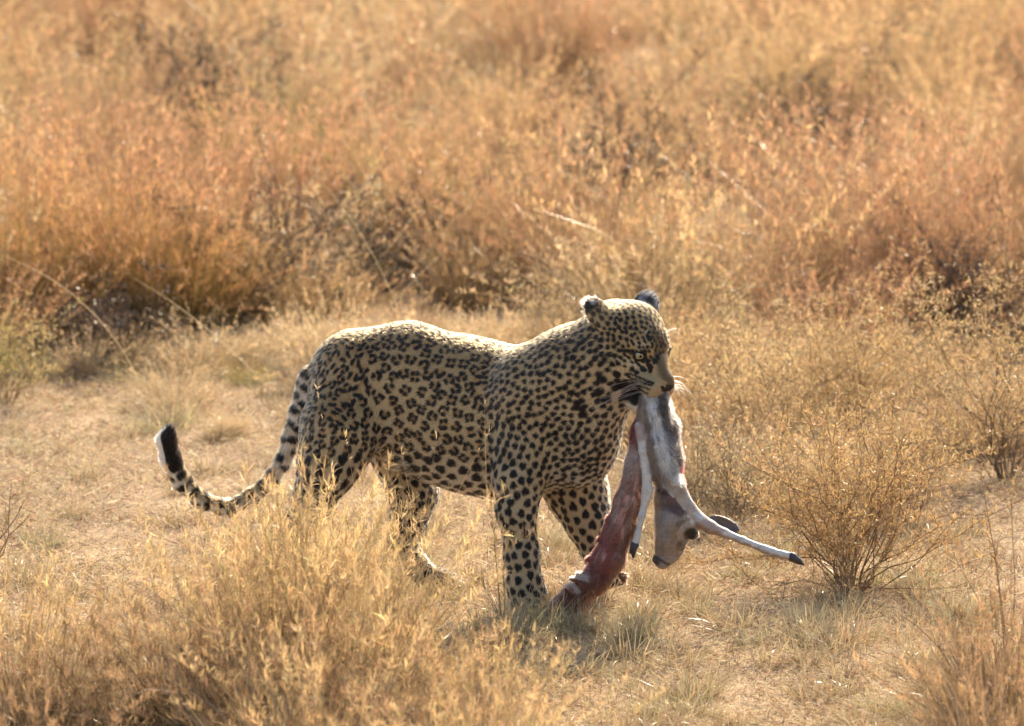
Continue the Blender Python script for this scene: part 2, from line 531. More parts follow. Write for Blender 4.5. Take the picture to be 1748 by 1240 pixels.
# ------------------------------------------------------------------ short tufts on the open ground
tufts = [tussock(200 + i, .13, .035, 90, 6, 0, (.20, .135, .065), (.64, .49, .27), (.58, .42, .22), lean=.8, bwidth=.0024)[0] for i in range(4)]  # tuft bases darkened, the shade at their feet is in the colour
gtufts = [tussock(220 + i, .15, .04, 110, 0, 0, (.26, .22, .11), (.50, .43, .24), (.5, .4, .2), lean=.7, bwidth=.0022)[0] for i in range(2)]
for k in range(230):
    if k < 150:
        pxx, yy = rnd.uniform(870, 1700), rnd.uniform(-1.5, 1.3)
    else:
        pxx, yy = rnd.uniform(-60, 900), rnd.uniform(-.6, 4.0)
    x = G(pxx, yy)
    grey = rnd.random() < .2
    o = link('short_grass_tuft', rnd.choice(gtufts if grey else tufts), None, (x, yy, float(gz(x, yy)) - .008))
    s = rnd.uniform(.5, 1.15)
    o.scale = (s * rnd.uniform(1, 1.6), s * rnd.uniform(1, 1.6), s)
    o.rotation_euler = (0, 0, rnd.random() * 6.283)
    if grey:
        lb = 'short grey green grass tuft on the '
    else:
        lb = 'short straw yellow grass tuft on the '
    lb += ('stubble in front of the golden bush' if yy < 0 else 'ground around the golden bush') if k < 150 else ('straw ground around the tail' if yy < 1.5 else 'straw ground behind the leopard\'s tail')
    tag(o, lb, 'grass tuft', lb.replace('tuft', 'tufts').replace('short ', ''))
for pxx, yy, s in ((905, -.22, .9), (935, -.26, 1.0), (985, -.30, .9), (1075, -.42, 1.3), (1095, -.34, 1.0), (880, -.3, 1.1)):
    x = G(pxx, yy)
    o = link('short_grass_tuft', rnd.choice(gtufts), None, (x, yy, float(gz(x, yy)) - .008))
    o.scale = (s, s, s); o.rotation_euler = (0, 0, rnd.random() * 6)
    tag(o, 'grey green grass tuft in the shade by the leopard\'s front paw', 'grass tuft', 'tufts by the front paw')

# ------------------------------------------------------------------ grass in front of the leopard
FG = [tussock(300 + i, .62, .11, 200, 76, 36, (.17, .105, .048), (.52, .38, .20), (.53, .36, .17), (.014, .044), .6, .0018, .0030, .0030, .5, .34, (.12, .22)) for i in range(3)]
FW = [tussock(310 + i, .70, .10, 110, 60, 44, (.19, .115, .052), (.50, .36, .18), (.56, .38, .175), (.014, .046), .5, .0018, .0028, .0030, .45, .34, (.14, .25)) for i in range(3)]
FD = [tussock(320 + i, .5, .11, 320, 66, 36, (.10, .06, .03), (.42, .28, .14), (.40, .25, .125), (.014, .042), .75, .0019, .0034, .0032, .4, .36, (.10, .2)) for i in range(2)]  # dark bases carry the shade deep inside the clump
front = [  # photo column, depth, height scale, kind
    (30, -1.5, .75, FG), (110, -1.9, .85, FG), (190, -1.6, .7, FD), (265, -2.0, .95, FG), (330, -1.5, .8, FW), (395, -1.75, .95, FD),
    (455, -1.4, .95, FW), (500, -1.7, 1.05, FG), (545, -1.3, .85, FW), (600, -1.65, 1.0, FW), (660, -1.9, .85, FD), (700, -1.5, .7, FG),
    (760, -2.0, .75, FD), (815, -1.7, .45, FW), (850, -2.1, .6, FG), (60, -2.4, .8, FD), (230, -2.5, .8, FG), (420, -2.4, .75, FD),
    (560, -2.4, .8, FG), (720, -2.5, .75, FD), (840, -2.6, .75, FG), (480, -1.0, .72, FW), (575, -.95, .66, FW), (400, -1.1, .55, FW), (640, -1.1, .5, FW),
    (520, -1.2, .80, FG), (440, -1.3, .72, FG), (590, -1.35, .78, FG), (350, -1.2, .5, FD), (565, -.75, .66, FW), (500, -.8, .74, FW), (475, -.9, .72, FG), (535, -.95, .78, FG), (590, -.9, .72, FG), (640, -.85, .5, FG), (450, -1.0, .6, FD), (610, -1.1, .62, FD),
    (300, -1.7, .8, FD), (370, -2.1, .9, FD), (90, -1.5, .62, FD), (540, -2.0, .9, FD), (470, -2.2, .85, FD), (790, -1.6, .6, FD), (620, -1.5, .72, FD), (690, -1.15, .42, FW),
    (760, -1.3, .42, FD), (835, -1.0, .30, FW), (150, -1.2, .45, FW), (20, -1.0, .5, FW), (250, -1.15, .42, FG)]
front = [q for i, q in enumerate(front) if i % 7 not in (3,) and not (q[0] < 290 and i % 3 == 1)]
for i, (pxx, yy, s, k) in enumerate(front):
    x = G(pxx, yy)
    lab = {id(FG): ('golden dense headed grass clump', 'golden clumps'),
           id(FW): ('wispy tall grass clump with loose golden heads', 'wispy clumps'),
           id(FD): ('dark based brown grass clump', 'brown clumps')}[id(k)]
    where = ('bordering the straw ground by the tail tip' if pxx < 300 else 'in front of the leopard\'s tail' if pxx < 460 else 'in front of the trailing hind leg' if pxx < 610
             else 'in front of the forward hind paw' if pxx < 780 else 'in front of the front paw')
    lab = (lab[0] + ' ' + where, lab[1] + ' ' + where)
    place(k[i % len(k)], 'tall_grass_clump', x, yy, s, rnd.random() * 6.28, lab[0], 'grass clump', lab[1])
for pxx, yy, s in ((1690, -1.7, .75), (1745, -1.5, .95), (1650, -1.9, .6), (1725, -2.2, .85), (1710, -1.3, .7), (1670, -1.4, .5)):
    place(FD[rnd.randrange(2)], 'tall_grass_clump', G(pxx, yy), yy, s, rnd.random() * 6.28,
          'brown upright grass clump at the edge of the bare stubble', 'grass clump', 'brown clumps beyond the stubble')

# ------------------------------------------------------------------ shrubs
LEAFY = (.56, .37, .14)
TW = (.27, .17, .085)
B = [  # column, depth, height, spread, stems, sides, leaves, twig, leaf colour, label
    (1455, .28, .50, .66, 36, 9, 8.5, (.22, .135, .07), (.50, .32, .135), 'dense golden leafed bush beside the fawn\'s outstretched hoof'),
    (1250, 1.25, .33, 1.0, 30, 9, 3, (.20, .15, .10), (.42, .32, .17), 'low grey twiggy shrub in the open behind the fawn'),
    (1560, 1.3, .46, .7, 26, 8, 6, TW, (.58, .39, .17), 'tall spreading golden shrub behind the dense golden bush'),
    (1300, 2.4, .42, .8, 28, 8, 6, TW, (.60, .42, .2), 'rounded pale golden shrub behind the low grey twiggy shrub'),
    (1450, 2.6, .50, .75, 28, 8, 6, TW, (.58, .39, .17), 'broad golden shrub with feathery tips behind the fawn'),
    (1720, 1.9, .62, .6, 26, 8, 5, (.16, .11, .07), (.46, .31, .14), 'dark stemmed upright shrub at the border of the tall grass'),
    (1640, 2.9, .50, .8, 26, 8, 6, TW, (.58, .40, .19), 'loose golden shrub behind the dark stemmed upright shrub'),
    (1180, 3.2, .40, .8, 26, 7, 6, TW, (.60, .43, .21), 'pale feathery shrub right behind the leopard\'s face'),
    (15, 3.4, .36, .6, 20, 7, 5, (.26, .18, .085), (.58, .43, .17), 'yellow green leafy shrub in the shade of the russet grass'),
    (960, 3.9, .36, .9, 24, 7, 6, TW, (.58, .41, .2), 'low golden shrub behind the leopard\'s shoulder'),
]
for i, (pxx, yy, h, sp, ns, nside, nl, ct, cl, lab) in enumerate(B):
    d = bush(400 + i, h, sp, int(ns * (1.4 if i == 0 else 1.2)), nside, nl * 1.7, ct, cl, leaf=(.008, .022), leafw=.0025, r0=.0022 if i == 0 else .0018, nsub=2, straight=.4)
    place(d, 'dry_bush' if i < 9 else 'leafy_bush', G(pxx, yy), yy, 1.0, rnd.random() * 6, lab, 'bush', None, ('stems', 'leaves'))
d = bush(450, .42, .55, 5, 5, 2.5, (.26, .16, .075), (.62, .40, .15), leaf=(.008, .016), leafw=.0025, r0=.0028, sparse_base=.3)
place(d, 'twiggy_shrub', G(-20, .25), .25, 1.0, .8, 'thin bare golden twigs leaning over the straw ground beside the tail', 'shrub', None, ('stems', 'leaves'))
d = bush(451, .62, .35, 6, 5, 3, (.30, .18, .08), (.60, .38, .14), leaf=(.012, .022), leafw=.0025, r0=.0024, sparse_base=.3)
place(d, 'twiggy_shrub', G(1715, -1.3), -1.3, 1.0, 2.0, 'tall thin golden twigs rising from the brown grass clumps', 'shrub', None, ('stems', 'leaves'))

# ------------------------------------------------------------------ single stalks
def stalk(seed, L, lean, curve, colr, w=.0032, spikes=0):
    rg = np.random.default_rng(seed)
    g, gs = Geo(), Geo()
    p = ribbons(g, rg, np.array([[0, 0, -.02]]), 0.0, lean, curve, L, w, 10, np.array(colr) * .8, np.array(colr), taper=3)
    ribbons(g, rg, np.array([[0, 0, -.02]]), 0.0, lean, curve, L, w, 10, np.array(colr) * .8, np.array(colr), taper=3)
    if spikes:
        tt = 1 - rg.random(spikes) * .16
        q = along(p, np.zeros(spikes, int), tt)
        ribbons(gs, rg, q, rg.random(spikes) * 6.28, rg.random(spikes) * .9 + lean, rg.normal(size=spikes) * .5, rg.uniform(.008, .02, spikes), .0022, 2,
                vary(rg, (.6, .42, .2), spikes), vary(rg, (.66, .47, .24), spikes), mid=True)
    return g.data('stem', M_GRASS), (gs.data('seed_head', M_SEED) if spikes else None)


for i in range(18):
    pxx, yy = (rnd.uniform(-40, 1780), rnd.uniform(4.2, 9.5)) if i < 14 else (rnd.uniform(0, 900), rnd.uniform(3.0, 4.2))
    d = stalk(600 + i, rnd.uniform(.6, .95), rnd.uniform(.2, .7), rnd.uniform(.4, 1.4), (.66, .52, .32), .0026)
    place(d, 'bent_grass_stalk', G(pxx, yy), yy, 1.0, rnd.choice((0, math.pi)) + rnd.uniform(-.7, .7), 'long pale grass stalk bent over among the tall grass', 'grass stalk', 'bent pale stalks in the grass behind', ('stem', 'seed_head'))
for i, (pxx, yy, L) in enumerate(((688, -.7, .62), (706, -.9, .66), (834, -.6, .66), (590, -.7, .68), (640, -.8, .60), (742, -.75, .58), (612, -.75, .5), (880, -.45, .36), (1082, -.55, .30))):
    d = stalk(640 + i, L, rnd.uniform(.02, .16), rnd.uniform(.05, .4), (.50, .36, .20), .0016, 8)
    place(d, 'thin_grass_stalk', G(pxx, yy), yy, 1.0, rnd.uniform(0, 6.28), 'single thin grass stalk standing in front of the leopard\'s flank' if i < 7 else 'short thin grass stalk standing by the leopard\'s front paw',
          'grass stalk', 'thin stalks in front of the flank' if i < 7 else 'thin stalks by the front paw', ('stem', 'seed_head'))
d = tussock(660, .40, .02, 8, 4, 46, (.3, .2, .09), (.55, .4, .2), (.62, .41, .17), (.014, .036), .3, .0026, .003, .0028, .6, .25, (.25, .2))
place(d, 'feathery_grass_stem', G(868, -.5), -.5, 1.0, 1.0, 'golden feathery grass stems right in front of the near foreleg', 'grass stem')

# ------------------------------------------------------------------ animals: smooth solids -> one continuous mesh
class Solid:
    """rounded limbs and masses melted into one surface (distance field, then surface nets)"""
    def __init__(self, vox):
        self.vox, self.prims = vox, []

    def cap(self, a, ra, b, rb, part, k=0.03, squash=None, flow=None, op='add'):
        a, b = np.asarray(a, float), np.asarray(b, float)
        self.prims.append(dict(t='cap', a=a, b=b, ra=ra, rb=rb, part=part, k=k, squash=squash,
                               flow=norm(b - a) if flow is None else norm(flow), op=op))

    def ell(self, c, axes, rad, part, k=0.02, flow=(0, 0, -1), op='add'):
        self.prims.append(dict(t='ell', c=np.asarray(c, float), ax=np.asarray([norm(x) for x in axes]), rad=np.asarray(rad, float),
                               part=part, k=k, flow=norm(flow), op=op))

    def chain(self, pts, part, k=0.03, squash=None):
        for (a, ra), (b, rb) in zip(pts[:-1], pts[1:]):
            self.cap(a, ra, b, rb, part, k, squash)

    def box(self, p):
        m = p['k'] + 0.012
        if p['t'] == 'cap':
            r = max(p['ra'], p['rb']) + m
            return np.minimum(p['a'], p['b']) - r, np.maximum(p['a'], p['b']) + r
        r = p['rad'].max() + m
        return p['c'] - r, p['c'] + r

    def build(self):
        v = self.vox
        lo = np.min([self.box(p)[0] for p in self.prims if p['op'] == 'add'], 0) - 2 * v
        hi = np.max([self.box(p)[1] for p in self.prims if p['op'] == 'add'], 0) + 2 * v
        n = np.ceil((hi - lo) / v).astype(int) + 1
        f = np.full(n, 1.0, np.float32)
        pid = np.zeros(n, np.int16)
        for i, p in enumerate(self.prims):
            b0, b1 = self.box(p)
            i0 = np.clip(((b0 - lo) / v).astype(int), 0, n - 1); i1 = np.clip(((b1 - lo) / v).astype(int) + 2, 1, n)
            if (i1 <= i0).any():
                continue
            sl = tuple(slice(x, y) for x, y in zip(i0, i1))
            X = np.stack(np.meshgrid(*[(lo[k] + np.arange(i0[k], i1[k]) * v).astype(np.float32) for k in range(3)], indexing='ij'), -1)
            if p['t'] == 'cap':
                a, b = p['a'], p['b']
                if p['squash'] is not None:            # lateral axis and factor < 1: narrower that way
                    ax, fac = p['squash']
                    ax = np.asarray(ax)
                    X = X + ((X - a.astype(np.float32)) @ ax.astype(np.float32))[..., None] * (ax * (1 / fac - 1)).astype(np.float32)
                    b = b + ((b - a) @ ax) * ax * (1 / fac - 1)
                ab = (b - a).astype(np.float32)
                L2 = max(float(ab @ ab), 1e-9)
                Xa = X - a.astype(np.float32)
                t = np.clip((Xa @ ab) / L2, 0, 1)
                d = np.linalg.norm(Xa - t[..., None] * ab, axis=-1) - (p['ra'] + (p['rb'] - p['ra']) * t)
                if p['squash'] is not None:
                    d = d * 0.8
            else:
                q = (X - p['c'].astype(np.float32)) @ p['ax'].T.astype(np.float32)
                k0 = np.linalg.norm(q / p['rad'].astype(np.float32), axis=-1)
                k1 = np.linalg.norm(q / (p['rad'] ** 2).astype(np.float32), axis=-1)
                d = k0 * (k0 - 1) / np.maximum(k1, 1e-6)
            g = f[sl]; k = p['k']
            if p['op'] == 'add':
                h = np.maximum(k - np.abs(g - d), 0) / k
                new = np.minimum(g, d) - h * h * k * 0.25
                pid[sl] = np.where(d < g, i, pid[sl])
            else:
                d = -d
                h = np.maximum(k - np.abs(g - d), 0) / k
                new = np.maximum(g, d) + h * h * k * 0.25
                pid[sl] = np.where((d > g - 0.002) & (d < 0.01), i, pid[sl])
            f[sl] = new
        # surface nets
        s = f < 0
        c = np.zeros(np.array(f.shape) - 1, np.int8)
        cs = [(x, y, z) for x in (0, 1) for y in (0, 1) for z in (0, 1)]
        sub = lambda A, o: A[o[0]:A.shape[0] - 1 + o[0], o[1]:A.shape[1] - 1 + o[1], o[2]:A.shape[2] - 1 + o[2]]
        for o in cs:
            c += sub(s, o)
        act = np.argwhere((c > 0) & (c < 8))
        idx = np.full(c.shape, -1, np.int32)
        idx[tuple(act.T)] = np.arange(len(act))
        acc = np.zeros((len(act), 3)); cnt = np.zeros(len(act))
        fv = {o: f[tuple((act + np.array(o)).T)].astype(float) for o in cs}
        for o in cs:
            for ax in range(3):
                if o[ax] == 0:
                    o2 = list(o); o2[ax] = 1; o2 = tuple(o2)
                    va, vb = fv[o], fv[o2]
                    m = (va < 0) != (vb < 0)
                    t = np.where(m, va / np.where(m, va - vb, 1), 0)
                    pt = np.array(o, float)[None] + t[:, None] * (np.array(o2) - np.array(o))[None]
                    acc += pt * m[:, None]; cnt += m
        V = (act + acc / cnt[:, None]) * v + lo
        faces = []
        for ax in range(3):
            u, w = (ax + 1) % 3, (ax + 2) % 3
            sl0 = [slice(None)] * 3; sl1 = [slice(None)] * 3
            sl0[ax] = slice(0, -1); sl1[ax] = slice(1, None)
            e = s[tuple(sl0)] != s[tuple(sl1)]
            E = np.argwhere(e)
            ok = (E[:, u] > 0) & (E[:, w] > 0) & (E[:, u] < c.shape[u]) & (E[:, w] < c.shape[w])
            E = E[ok]
            q = []
            for du, dw in ((0, 0), (1, 0), (1, 1), (0, 1)):
                B = E.copy(); B[:, u] -= du; B[:, w] -= dw
                q.append(idx[tuple(B.T)])
            q = np.stack(q, -1)
            flip = s[tuple(E.T)]
            q[~flip] = q[~flip][:, ::-1]
            faces.append(q)
        F = np.concatenate(faces)
        F = F[(F >= 0).all(1)]
        F = F[:, ::-1] if _vol(V, F) < 0 else F
        # keep the surface gently relaxed
        for _ in range(2):
            V = V * 0.5 + 0.5 * vert_avg(V, F)
        prim = pid[tuple(np.clip(np.round((V - lo) / v).astype(int), 0, n - 1).T)]
        return V, F, prim


def _vol(V, F):
    a, b, c = V[F[:, 0]], V[F[:, 1]], V[F[:, 2]]
    a2, c2 = V[F[:, 2]], V[F[:, 3]]
    return (np.cross(a, b) * c).sum() + (np.cross(a, a2) * c2).sum()


def vert_avg(V, F):
    out = np.zeros_like(V); n = np.zeros(len(V))
    for i, j in ((0, 1), (1, 2), (2, 3), (3, 0)):
        for d in range(V.shape[1]):
            out[:, d] += np.bincount(F[:, i], V[F[:, j], d], len(V)) + np.bincount(F[:, j], V[F[:, i], d], len(V))
        n += np.bincount(F[:, i], minlength=len(V)) + np.bincount(F[:, j], minlength=len(V))
    return out / np.maximum(n, 1)[:, None]


def vert_normals(V, F):
    fn = np.cross(V[F[:, 2]] - V[F[:, 0]], V[F[:, 3]] - V[F[:, 1]])
    out = np.zeros_like(V)
    for i in range(4):
        for d in range(3):
            out[:, d] += np.bincount(F[:, i], fn[:, d], len(V))
    return norm(out)


def surf_sample(rng, V, F, n, dens):
    """n random points, weighted by area and a per-vertex density: indices and weights of the four corners"""
    ar = np.linalg.norm(np.cross(V[F[:, 2]] - V[F[:, 0]], V[F[:, 3]] - V[F[:, 1]]), axis=1) * dens[F].mean(1)
    fi = rng.choice(len(F), n, p=ar / ar.sum())
    a, b_ = rng.random(n), rng.random(n)
    W = np.stack([(1 - a) * (1 - b_), a * (1 - b_), a * b_, (1 - a) * b_], -1)
    return F[fi], W


def smoothstep(a, b_, x):
    t = np.clip((x - a) / (b_ - a), 0, 1)
    return t * t * (3 - 2 * t)


def fur_material(name):
    m, t, out = mat(name)
    at = t.nodes.new('ShaderNodeAttribute'); at.attribute_name = 'Col'
    h = t.nodes.new('ShaderNodeBsdfHairPrincipled')
    h.model = 'CHIANG'; h.parametrization = 'COLOR'
    h.inputs['Roughness'].default_value = 0.45
    h.inputs['Radial Roughness'].default_value = 0.6
    h.inputs['Coat'].default_value = 0.0
    h.inputs['IOR'].default_value = 1.36
    t.links.new(at.outputs['Color'], h.inputs['Color'])
    t.links.new(h.outputs[0], out.inputs[0])
    return m


def skin_material(name, rough=0.75, spec=0.25):
    m, t, out = mat(name)
    at = t.nodes.new('ShaderNodeAttribute'); at.attribute_name = 'Col'
    b = t.nodes.new('ShaderNodeBsdfPrincipled')
    b.inputs['Roughness'].default_value = rough
    b.inputs['Specular IOR Level'].default_value = spec
    nz = t.nodes.new('ShaderNodeTexNoise'); nz.inputs['Scale'].default_value = 320; nz.inputs['Detail'].default_value = 3
    tc = t.nodes.new('ShaderNodeTexCoord')
    bp = t.nodes.new('ShaderNodeBump'); bp.inputs['Strength'].default_value = 0.35; bp.inputs['Distance'].default_value = 0.002
    t.links.new(tc.outputs['Object'], nz.inputs['Vector']); t.links.new(nz.outputs[0], bp.inputs['Height'])
    t.links.new(bp.outputs[0], b.inputs['Normal'])
    t.links.new(at.outputs['Color'], b.inputs['Base Color'])
    t.links.new(b.outputs[0], out.inputs[0])
    return m


def plain(name, c, rough=0.5, spec=0.5):
    m, t, out = mat(name)
    b = t.nodes.new('ShaderNodeBsdfPrincipled')
    b.inputs['Base Color'].default_value = (*c, 1)
    b.inputs['Roughness'].default_value = rough
    b.inputs['Specular IOR Level'].default_value = spec
    t.links.new(b.outputs[0], out.inputs[0])
    return m


def hair_object(name, pts, colr, radius, m, parent, tip=0.25):
    """pts (N, k, 3): real strands"""
    n, k, _ = pts.shape
    cu = bpy.data.hair_curves.new(name)
    cu.add_curves([k] * n)
    cu.attributes['position'].data.foreach_set('vector', pts.astype(np.float32).ravel())
    ra = cu.attributes.new('radius', 'FLOAT', 'POINT')
    prof = np.linspace(1, tip, k)
    ra.data.foreach_set('value', (np.broadcast_to(np.asarray(radius, float).reshape(-1, 1), (n, 1)) * prof[None]).astype(np.float32).ravel())
    ca = cu.attributes.new('Col', 'FLOAT_COLOR', 'CURVE')
    c4 = np.ones((n, 4), np.float32); c4[:, :3] = colr
    ca.data.foreach_set('color', c4.ravel())
    cu.materials.append(m)
    return link(name, cu, parent)


def grow_hair(rng, p, nrm, flow, length, lift, k=4, messy=0.18):
    n = len(p)
    fl = flow - (flow * nrm).sum(-1, keepdims=True) * nrm
    fl = norm(fl + rng.normal(size=(n, 3)) * messy)
    fl = norm(fl - (fl * nrm).sum(-1, keepdims=True) * nrm)
    pts = [p - nrm * 0.001]
    for i in range(1, k):
        ang = lift * (1.35 - 0.8 * (i - 1) / (k - 1))
        d = fl * np.cos(ang)[:, None] + nrm * np.sin(ang)[:, None]
        pts.append(pts[-1] + d * (length / (k - 1))[:, None])
    return np.stack(pts, 1)


# ------------------------------------------------------------------ leopard
rng = np.random.default_rng(11)
px = lambda v: v / PPM
TORSO, NECK, HEAD, LEG, TAIL, BELLY, EAR, PAW, MUZZLE, CHEEK, EARIN, THIGH, SHOULDER = range(13)
S = Solid(0.0034)
b_fwd = norm(P(960, 700, 0.02) - P(600, 660, 0.30)); b_fwd[2] = 0; b_fwd = norm(b_fwd)
b_lat = np.array([b_fwd[1], -b_fwd[0], 0.0])            # its right side, towards the camera
if b_lat[1] > 0:
    b_lat = -b_lat
sq = (b_lat, 0.62)
back = -b_fwd + np.array([0, 0, -0.25])


def T(x, y, Y, r, x2, y2, Y2, r2, part=TORSO, k=0.05, s=sq, flow=back):
    S.cap(P(x, y, Y), px(r), P(x2, y2, Y2), px(r2), part, k, s, flow)


T(620, 660, .27, 96, 700, 662, .215, 108, k=.03)
T(700, 662, .215, 108, 800, 704, .15, 126, k=.03)
T(800, 704, .15, 126, 872, 722, .10, 124, k=.03)
T(872, 722, .10, 124, 940, 724, .03, 104, k=.03)
T(945, 738, .02, 96, 988, 762, -.02, 66, SHOULDER, .04)                       # brisket
T(700, 768, .22, 38, 830, 792, .13, 44, BELLY, 0.05, (b_lat, 0.9))          # belly
# neck
T(922, 668, .02, 84, 985, 640, -.02, 80, NECK, 0.035, (b_lat, 0.95), flow=(-.8, .3, -.45))
T(985, 640, -.02, 80, 1036, 610, -.06, 70, NECK, 0.035, None, flow=(-.8, .3, -.45))
T(1000, 725, -.03, 54, 1036, 668, -.07, 48, NECK, 0.045, (b_lat, 0.95), flow=(-.5, .2, -.8))
# haunches
T(608, 655, .235, 86, 580, 738, .185, 66, THIGH, 0.035, (b_lat, 0.7), flow=(-.3, .1, -1))
T(580, 738, .185, 66, 560, 795, .17, 50, THIGH, 0.035, None, flow=(-.3, .1, -1))
T(640, 665, .32, 80, 685, 770, .36, 56, THIGH, 0.05, (b_lat, 0.75), flow=(-.1, .1, -1))


def leg(pts, k=0.025):
    for (x, y, Y, r), (x2, y2, Y2, r2) in zip(pts[:-1], pts[1:]):
        S.cap(P(x, y, Y), px(r), P(x2, y2, Y2), px(r2), LEG, k)


def paw(x, y, Y, heading, r=23, length=46, lift=0.0):
    """wrist knuckles and four toes pointing along heading"""
    c = P(x, y, Y)
    h = np.array([math.cos(heading), math.sin(heading), 0.0]); l = np.array([-h[1], h[0], 0.0])
    S.ell(c + np.array([0, 0, 0.0]), (h, l, (0, 0, 1)), (px(length) * 0.72, px(r) * 1.3, px(r)), PAW, 0.02, flow=h)
    for q in (-1.5, -0.5, 0.5, 1.5):
        o = c + h * px(length) * (0.62 - 0.10 * abs(q) ** 1.4) + l * px(r) * 0.66 * q + np.array([0, 0, -px(r) * 0.22])
        S.cap(o - h * px(10), px(r) * 0.44, o + h * px(6), px(r) * 0.42, PAW, 0.008, flow=h)


# near foreleg, far foreleg (lifted, stepping), near hind leg (trailing), far hind leg (forward)
S.cap(P(908, 705, .0), px(80), P(886, 815, -.03), px(46), SHOULDER, 0.028, (b_lat, 0.66), flow=(-.25, 0, -1))
leg([(884, 820, -.03, 41), (881, 868, -.035, 32), (891, 950, -.035, 27), (896, 1000, -.035, 28), (903, 1022, -.04, 27)])
paw(908, 1029, -.045, R(-32), 24, 50)
S.cap(P(965, 760, .11), px(66), P(985, 840, .10), px(54), SHOULDER, 0.04, (b_lat, 0.75), flow=(0, 0, -1))
leg([(985, 840, .10, 50), (1006, 893, .085, 37), (1024, 938, .07, 29), (1030, 966, .065, 26)])
paw(1030, 984, .06, R(-30), 22, 42)
leg([(560, 795, .17, 48), (532, 860, .175, 34), (500, 908, .18, 25), (512, 965, .185, 21), (528, 992, .185, 21)])
paw(542, 1002, .18, R(-25), 22, 46)
leg([(688, 775, .355, 50), (704, 840, .345, 42), (697, 893, .33, 29), (684, 932, .32, 22), (706, 962, .31, 20), (732, 988, .30, 20)])
paw(752, 992, .295, R(-28), 22, 46)
S.cap(P(684, 930, .32), px(20), P(672, 938, .322), px(14), LEG, 0.02, flow=(0, 0, -1))     # heel
# tail
tail = [(532, 648, .29, 23), (513, 705, .31, 17), (499, 745, .33, 14), (486, 785, .34, 12.5), (464, 818, .345, 11.5), (430, 848, .345, 11.5), (388, 868, .34, 12),
        (345, 856, .33, 12.5), (310, 822, .315, 13.5), (291, 784, .30, 15), (284, 752, .295, 14.5), (289, 735, .29, 9)]
for a, b_ in zip(tail[:-1], tail[1:]):
    S.cap(P(*a[:3]), px(a[3]), P(*b_[:3]), px(b_[3]), TAIL, 0.016)

# head, in its own frame: forward, left, up
HC = P(1075, 590, -.09)
yaw, pit, rol = R(-49), R(18), R(-2)
hf = np.array([math.cos(yaw) * math.cos(pit), math.sin(yaw) * math.cos(pit), -math.sin(pit)])
hl = norm(np.cross((0, 0, 1), hf))
hu = np.cross(hf, hl)
hl, hu = hl * math.cos(rol) + hu * math.sin(rol), hu * math.cos(rol) - hl * math.sin(rol)
HS = 1.05


def H(f, l, u):
    return HC + HS * (hf * f + hl * l + hu * u)


def hcap(a, ra, b, rb, part=HEAD, k=0.02, flow=None, op='add'):
    S.cap(H(*a), ra * HS, H(*b), rb * HS, part, k, None, flow, op)


def both(a, ra, b, rb, part=HEAD, k=0.02, op='add', flow=None):
    for s in (1, -1):
        hcap((a[0], a[1] * s, a[2]), ra, (b[0], b[1] * s, b[2]), rb, part, k, flow, op)


hcap((-.055, 0, .010), .074, (-.005, 0, .022), .077, k=.03)             # skull
hcap((.0, 0, .030), .064, (.040, 0, .020), .054, k=.03)             # forehead
both((.0, .040, -.026), .050, (.034, .032, -.030), .044, CHEEK, .03)   # cheeks
both((-.045, .045, -.05), .050, (-.005, .040, -.066), .045, CHEEK, .035)  # ruff
hcap((.050, 0, .030), .030, (.095, 0, -.002), .022, k=.025)          # bridge
hcap((.095, 0, -.002), .022, (.140, 0, -.024), .0185, MUZZLE, k=.018)
both((.080, .022, -.040), .031, (.120, .018, -.050), .0265, MUZZLE, .016)   # whisker pads
hcap((.137, 0, -.030), .0165, (.150, 0, -.032), .0130, MUZZLE, k=.01)    # nose
hcap((.02, 0, -.092), .040, (.085, 0, -.108), .022, CHEEK, k=.02)       # lower jaw
hcap((.085, 0, -.108), .021, (.108, 0, -.110), .017, MUZZLE, k=.015)     # chin
both((.052, .044, .036), .014, (.080, .020, .036), .012, HEAD, .018)       # brows
EYES = [np.array([.0735, s * .0395, .0145]) for s in (1, -1)]
both((.066, .053, .0185), .0048, (.080, .045, .0250), .0052, HEAD, .006)      # upper lids
both((.080, .045, .0250), .0052, (.091, .026, .0130), .0043, HEAD, .006)
both((.068, .052, .012), .004, (.081, .042, .0035), .004, HEAD, .006)      # lower lids
both((.081, .042, .0045), .0042, (.091, .026, .006), .004, HEAD, .006)
# ears: near one folded back, far one upright
ne = H(-.030, -.070, .052)
ear_ax = norm(H(-.095, -.096, .098) - ne); ear_back = norm(hf * .35 + hu * .80 - hl * .35)
ear_back = norm(ear_back - ear_ax * (ear_back @ ear_ax)); ear_s = np.cross(ear_ax, ear_back)
S.ell(ne + ear_ax * .020, (ear_ax, ear_s, ear_back), (.047, .032, .015), EAR, 0.014, flow=ear_ax)
S.ell(ne + ear_ax * .034 - ear_back * .013, (ear_ax, ear_s, ear_back), (.038, .028, .018), EARIN, 0.005, flow=ear_ax, op='sub')
fe = H(-.030, .050, .066)
fx = norm(hu * .9 + hl * .36 - hf * .30); fbk = norm(hf * .75 - hl * .25 + hu * .3)
fbk = norm(fbk - fx * (fbk @ fx)); fs = np.cross(fx, fbk)
S.ell(fe + fx * .014, (fx, fs, fbk), (.040, .036, .014), EAR, 0.012, flow=fx)
S.ell(fe + fx * .024 + fbk * .012, (fx, fs, fbk), (.030, .027, .014), EARIN, 0.005, flow=fx, op='sub')

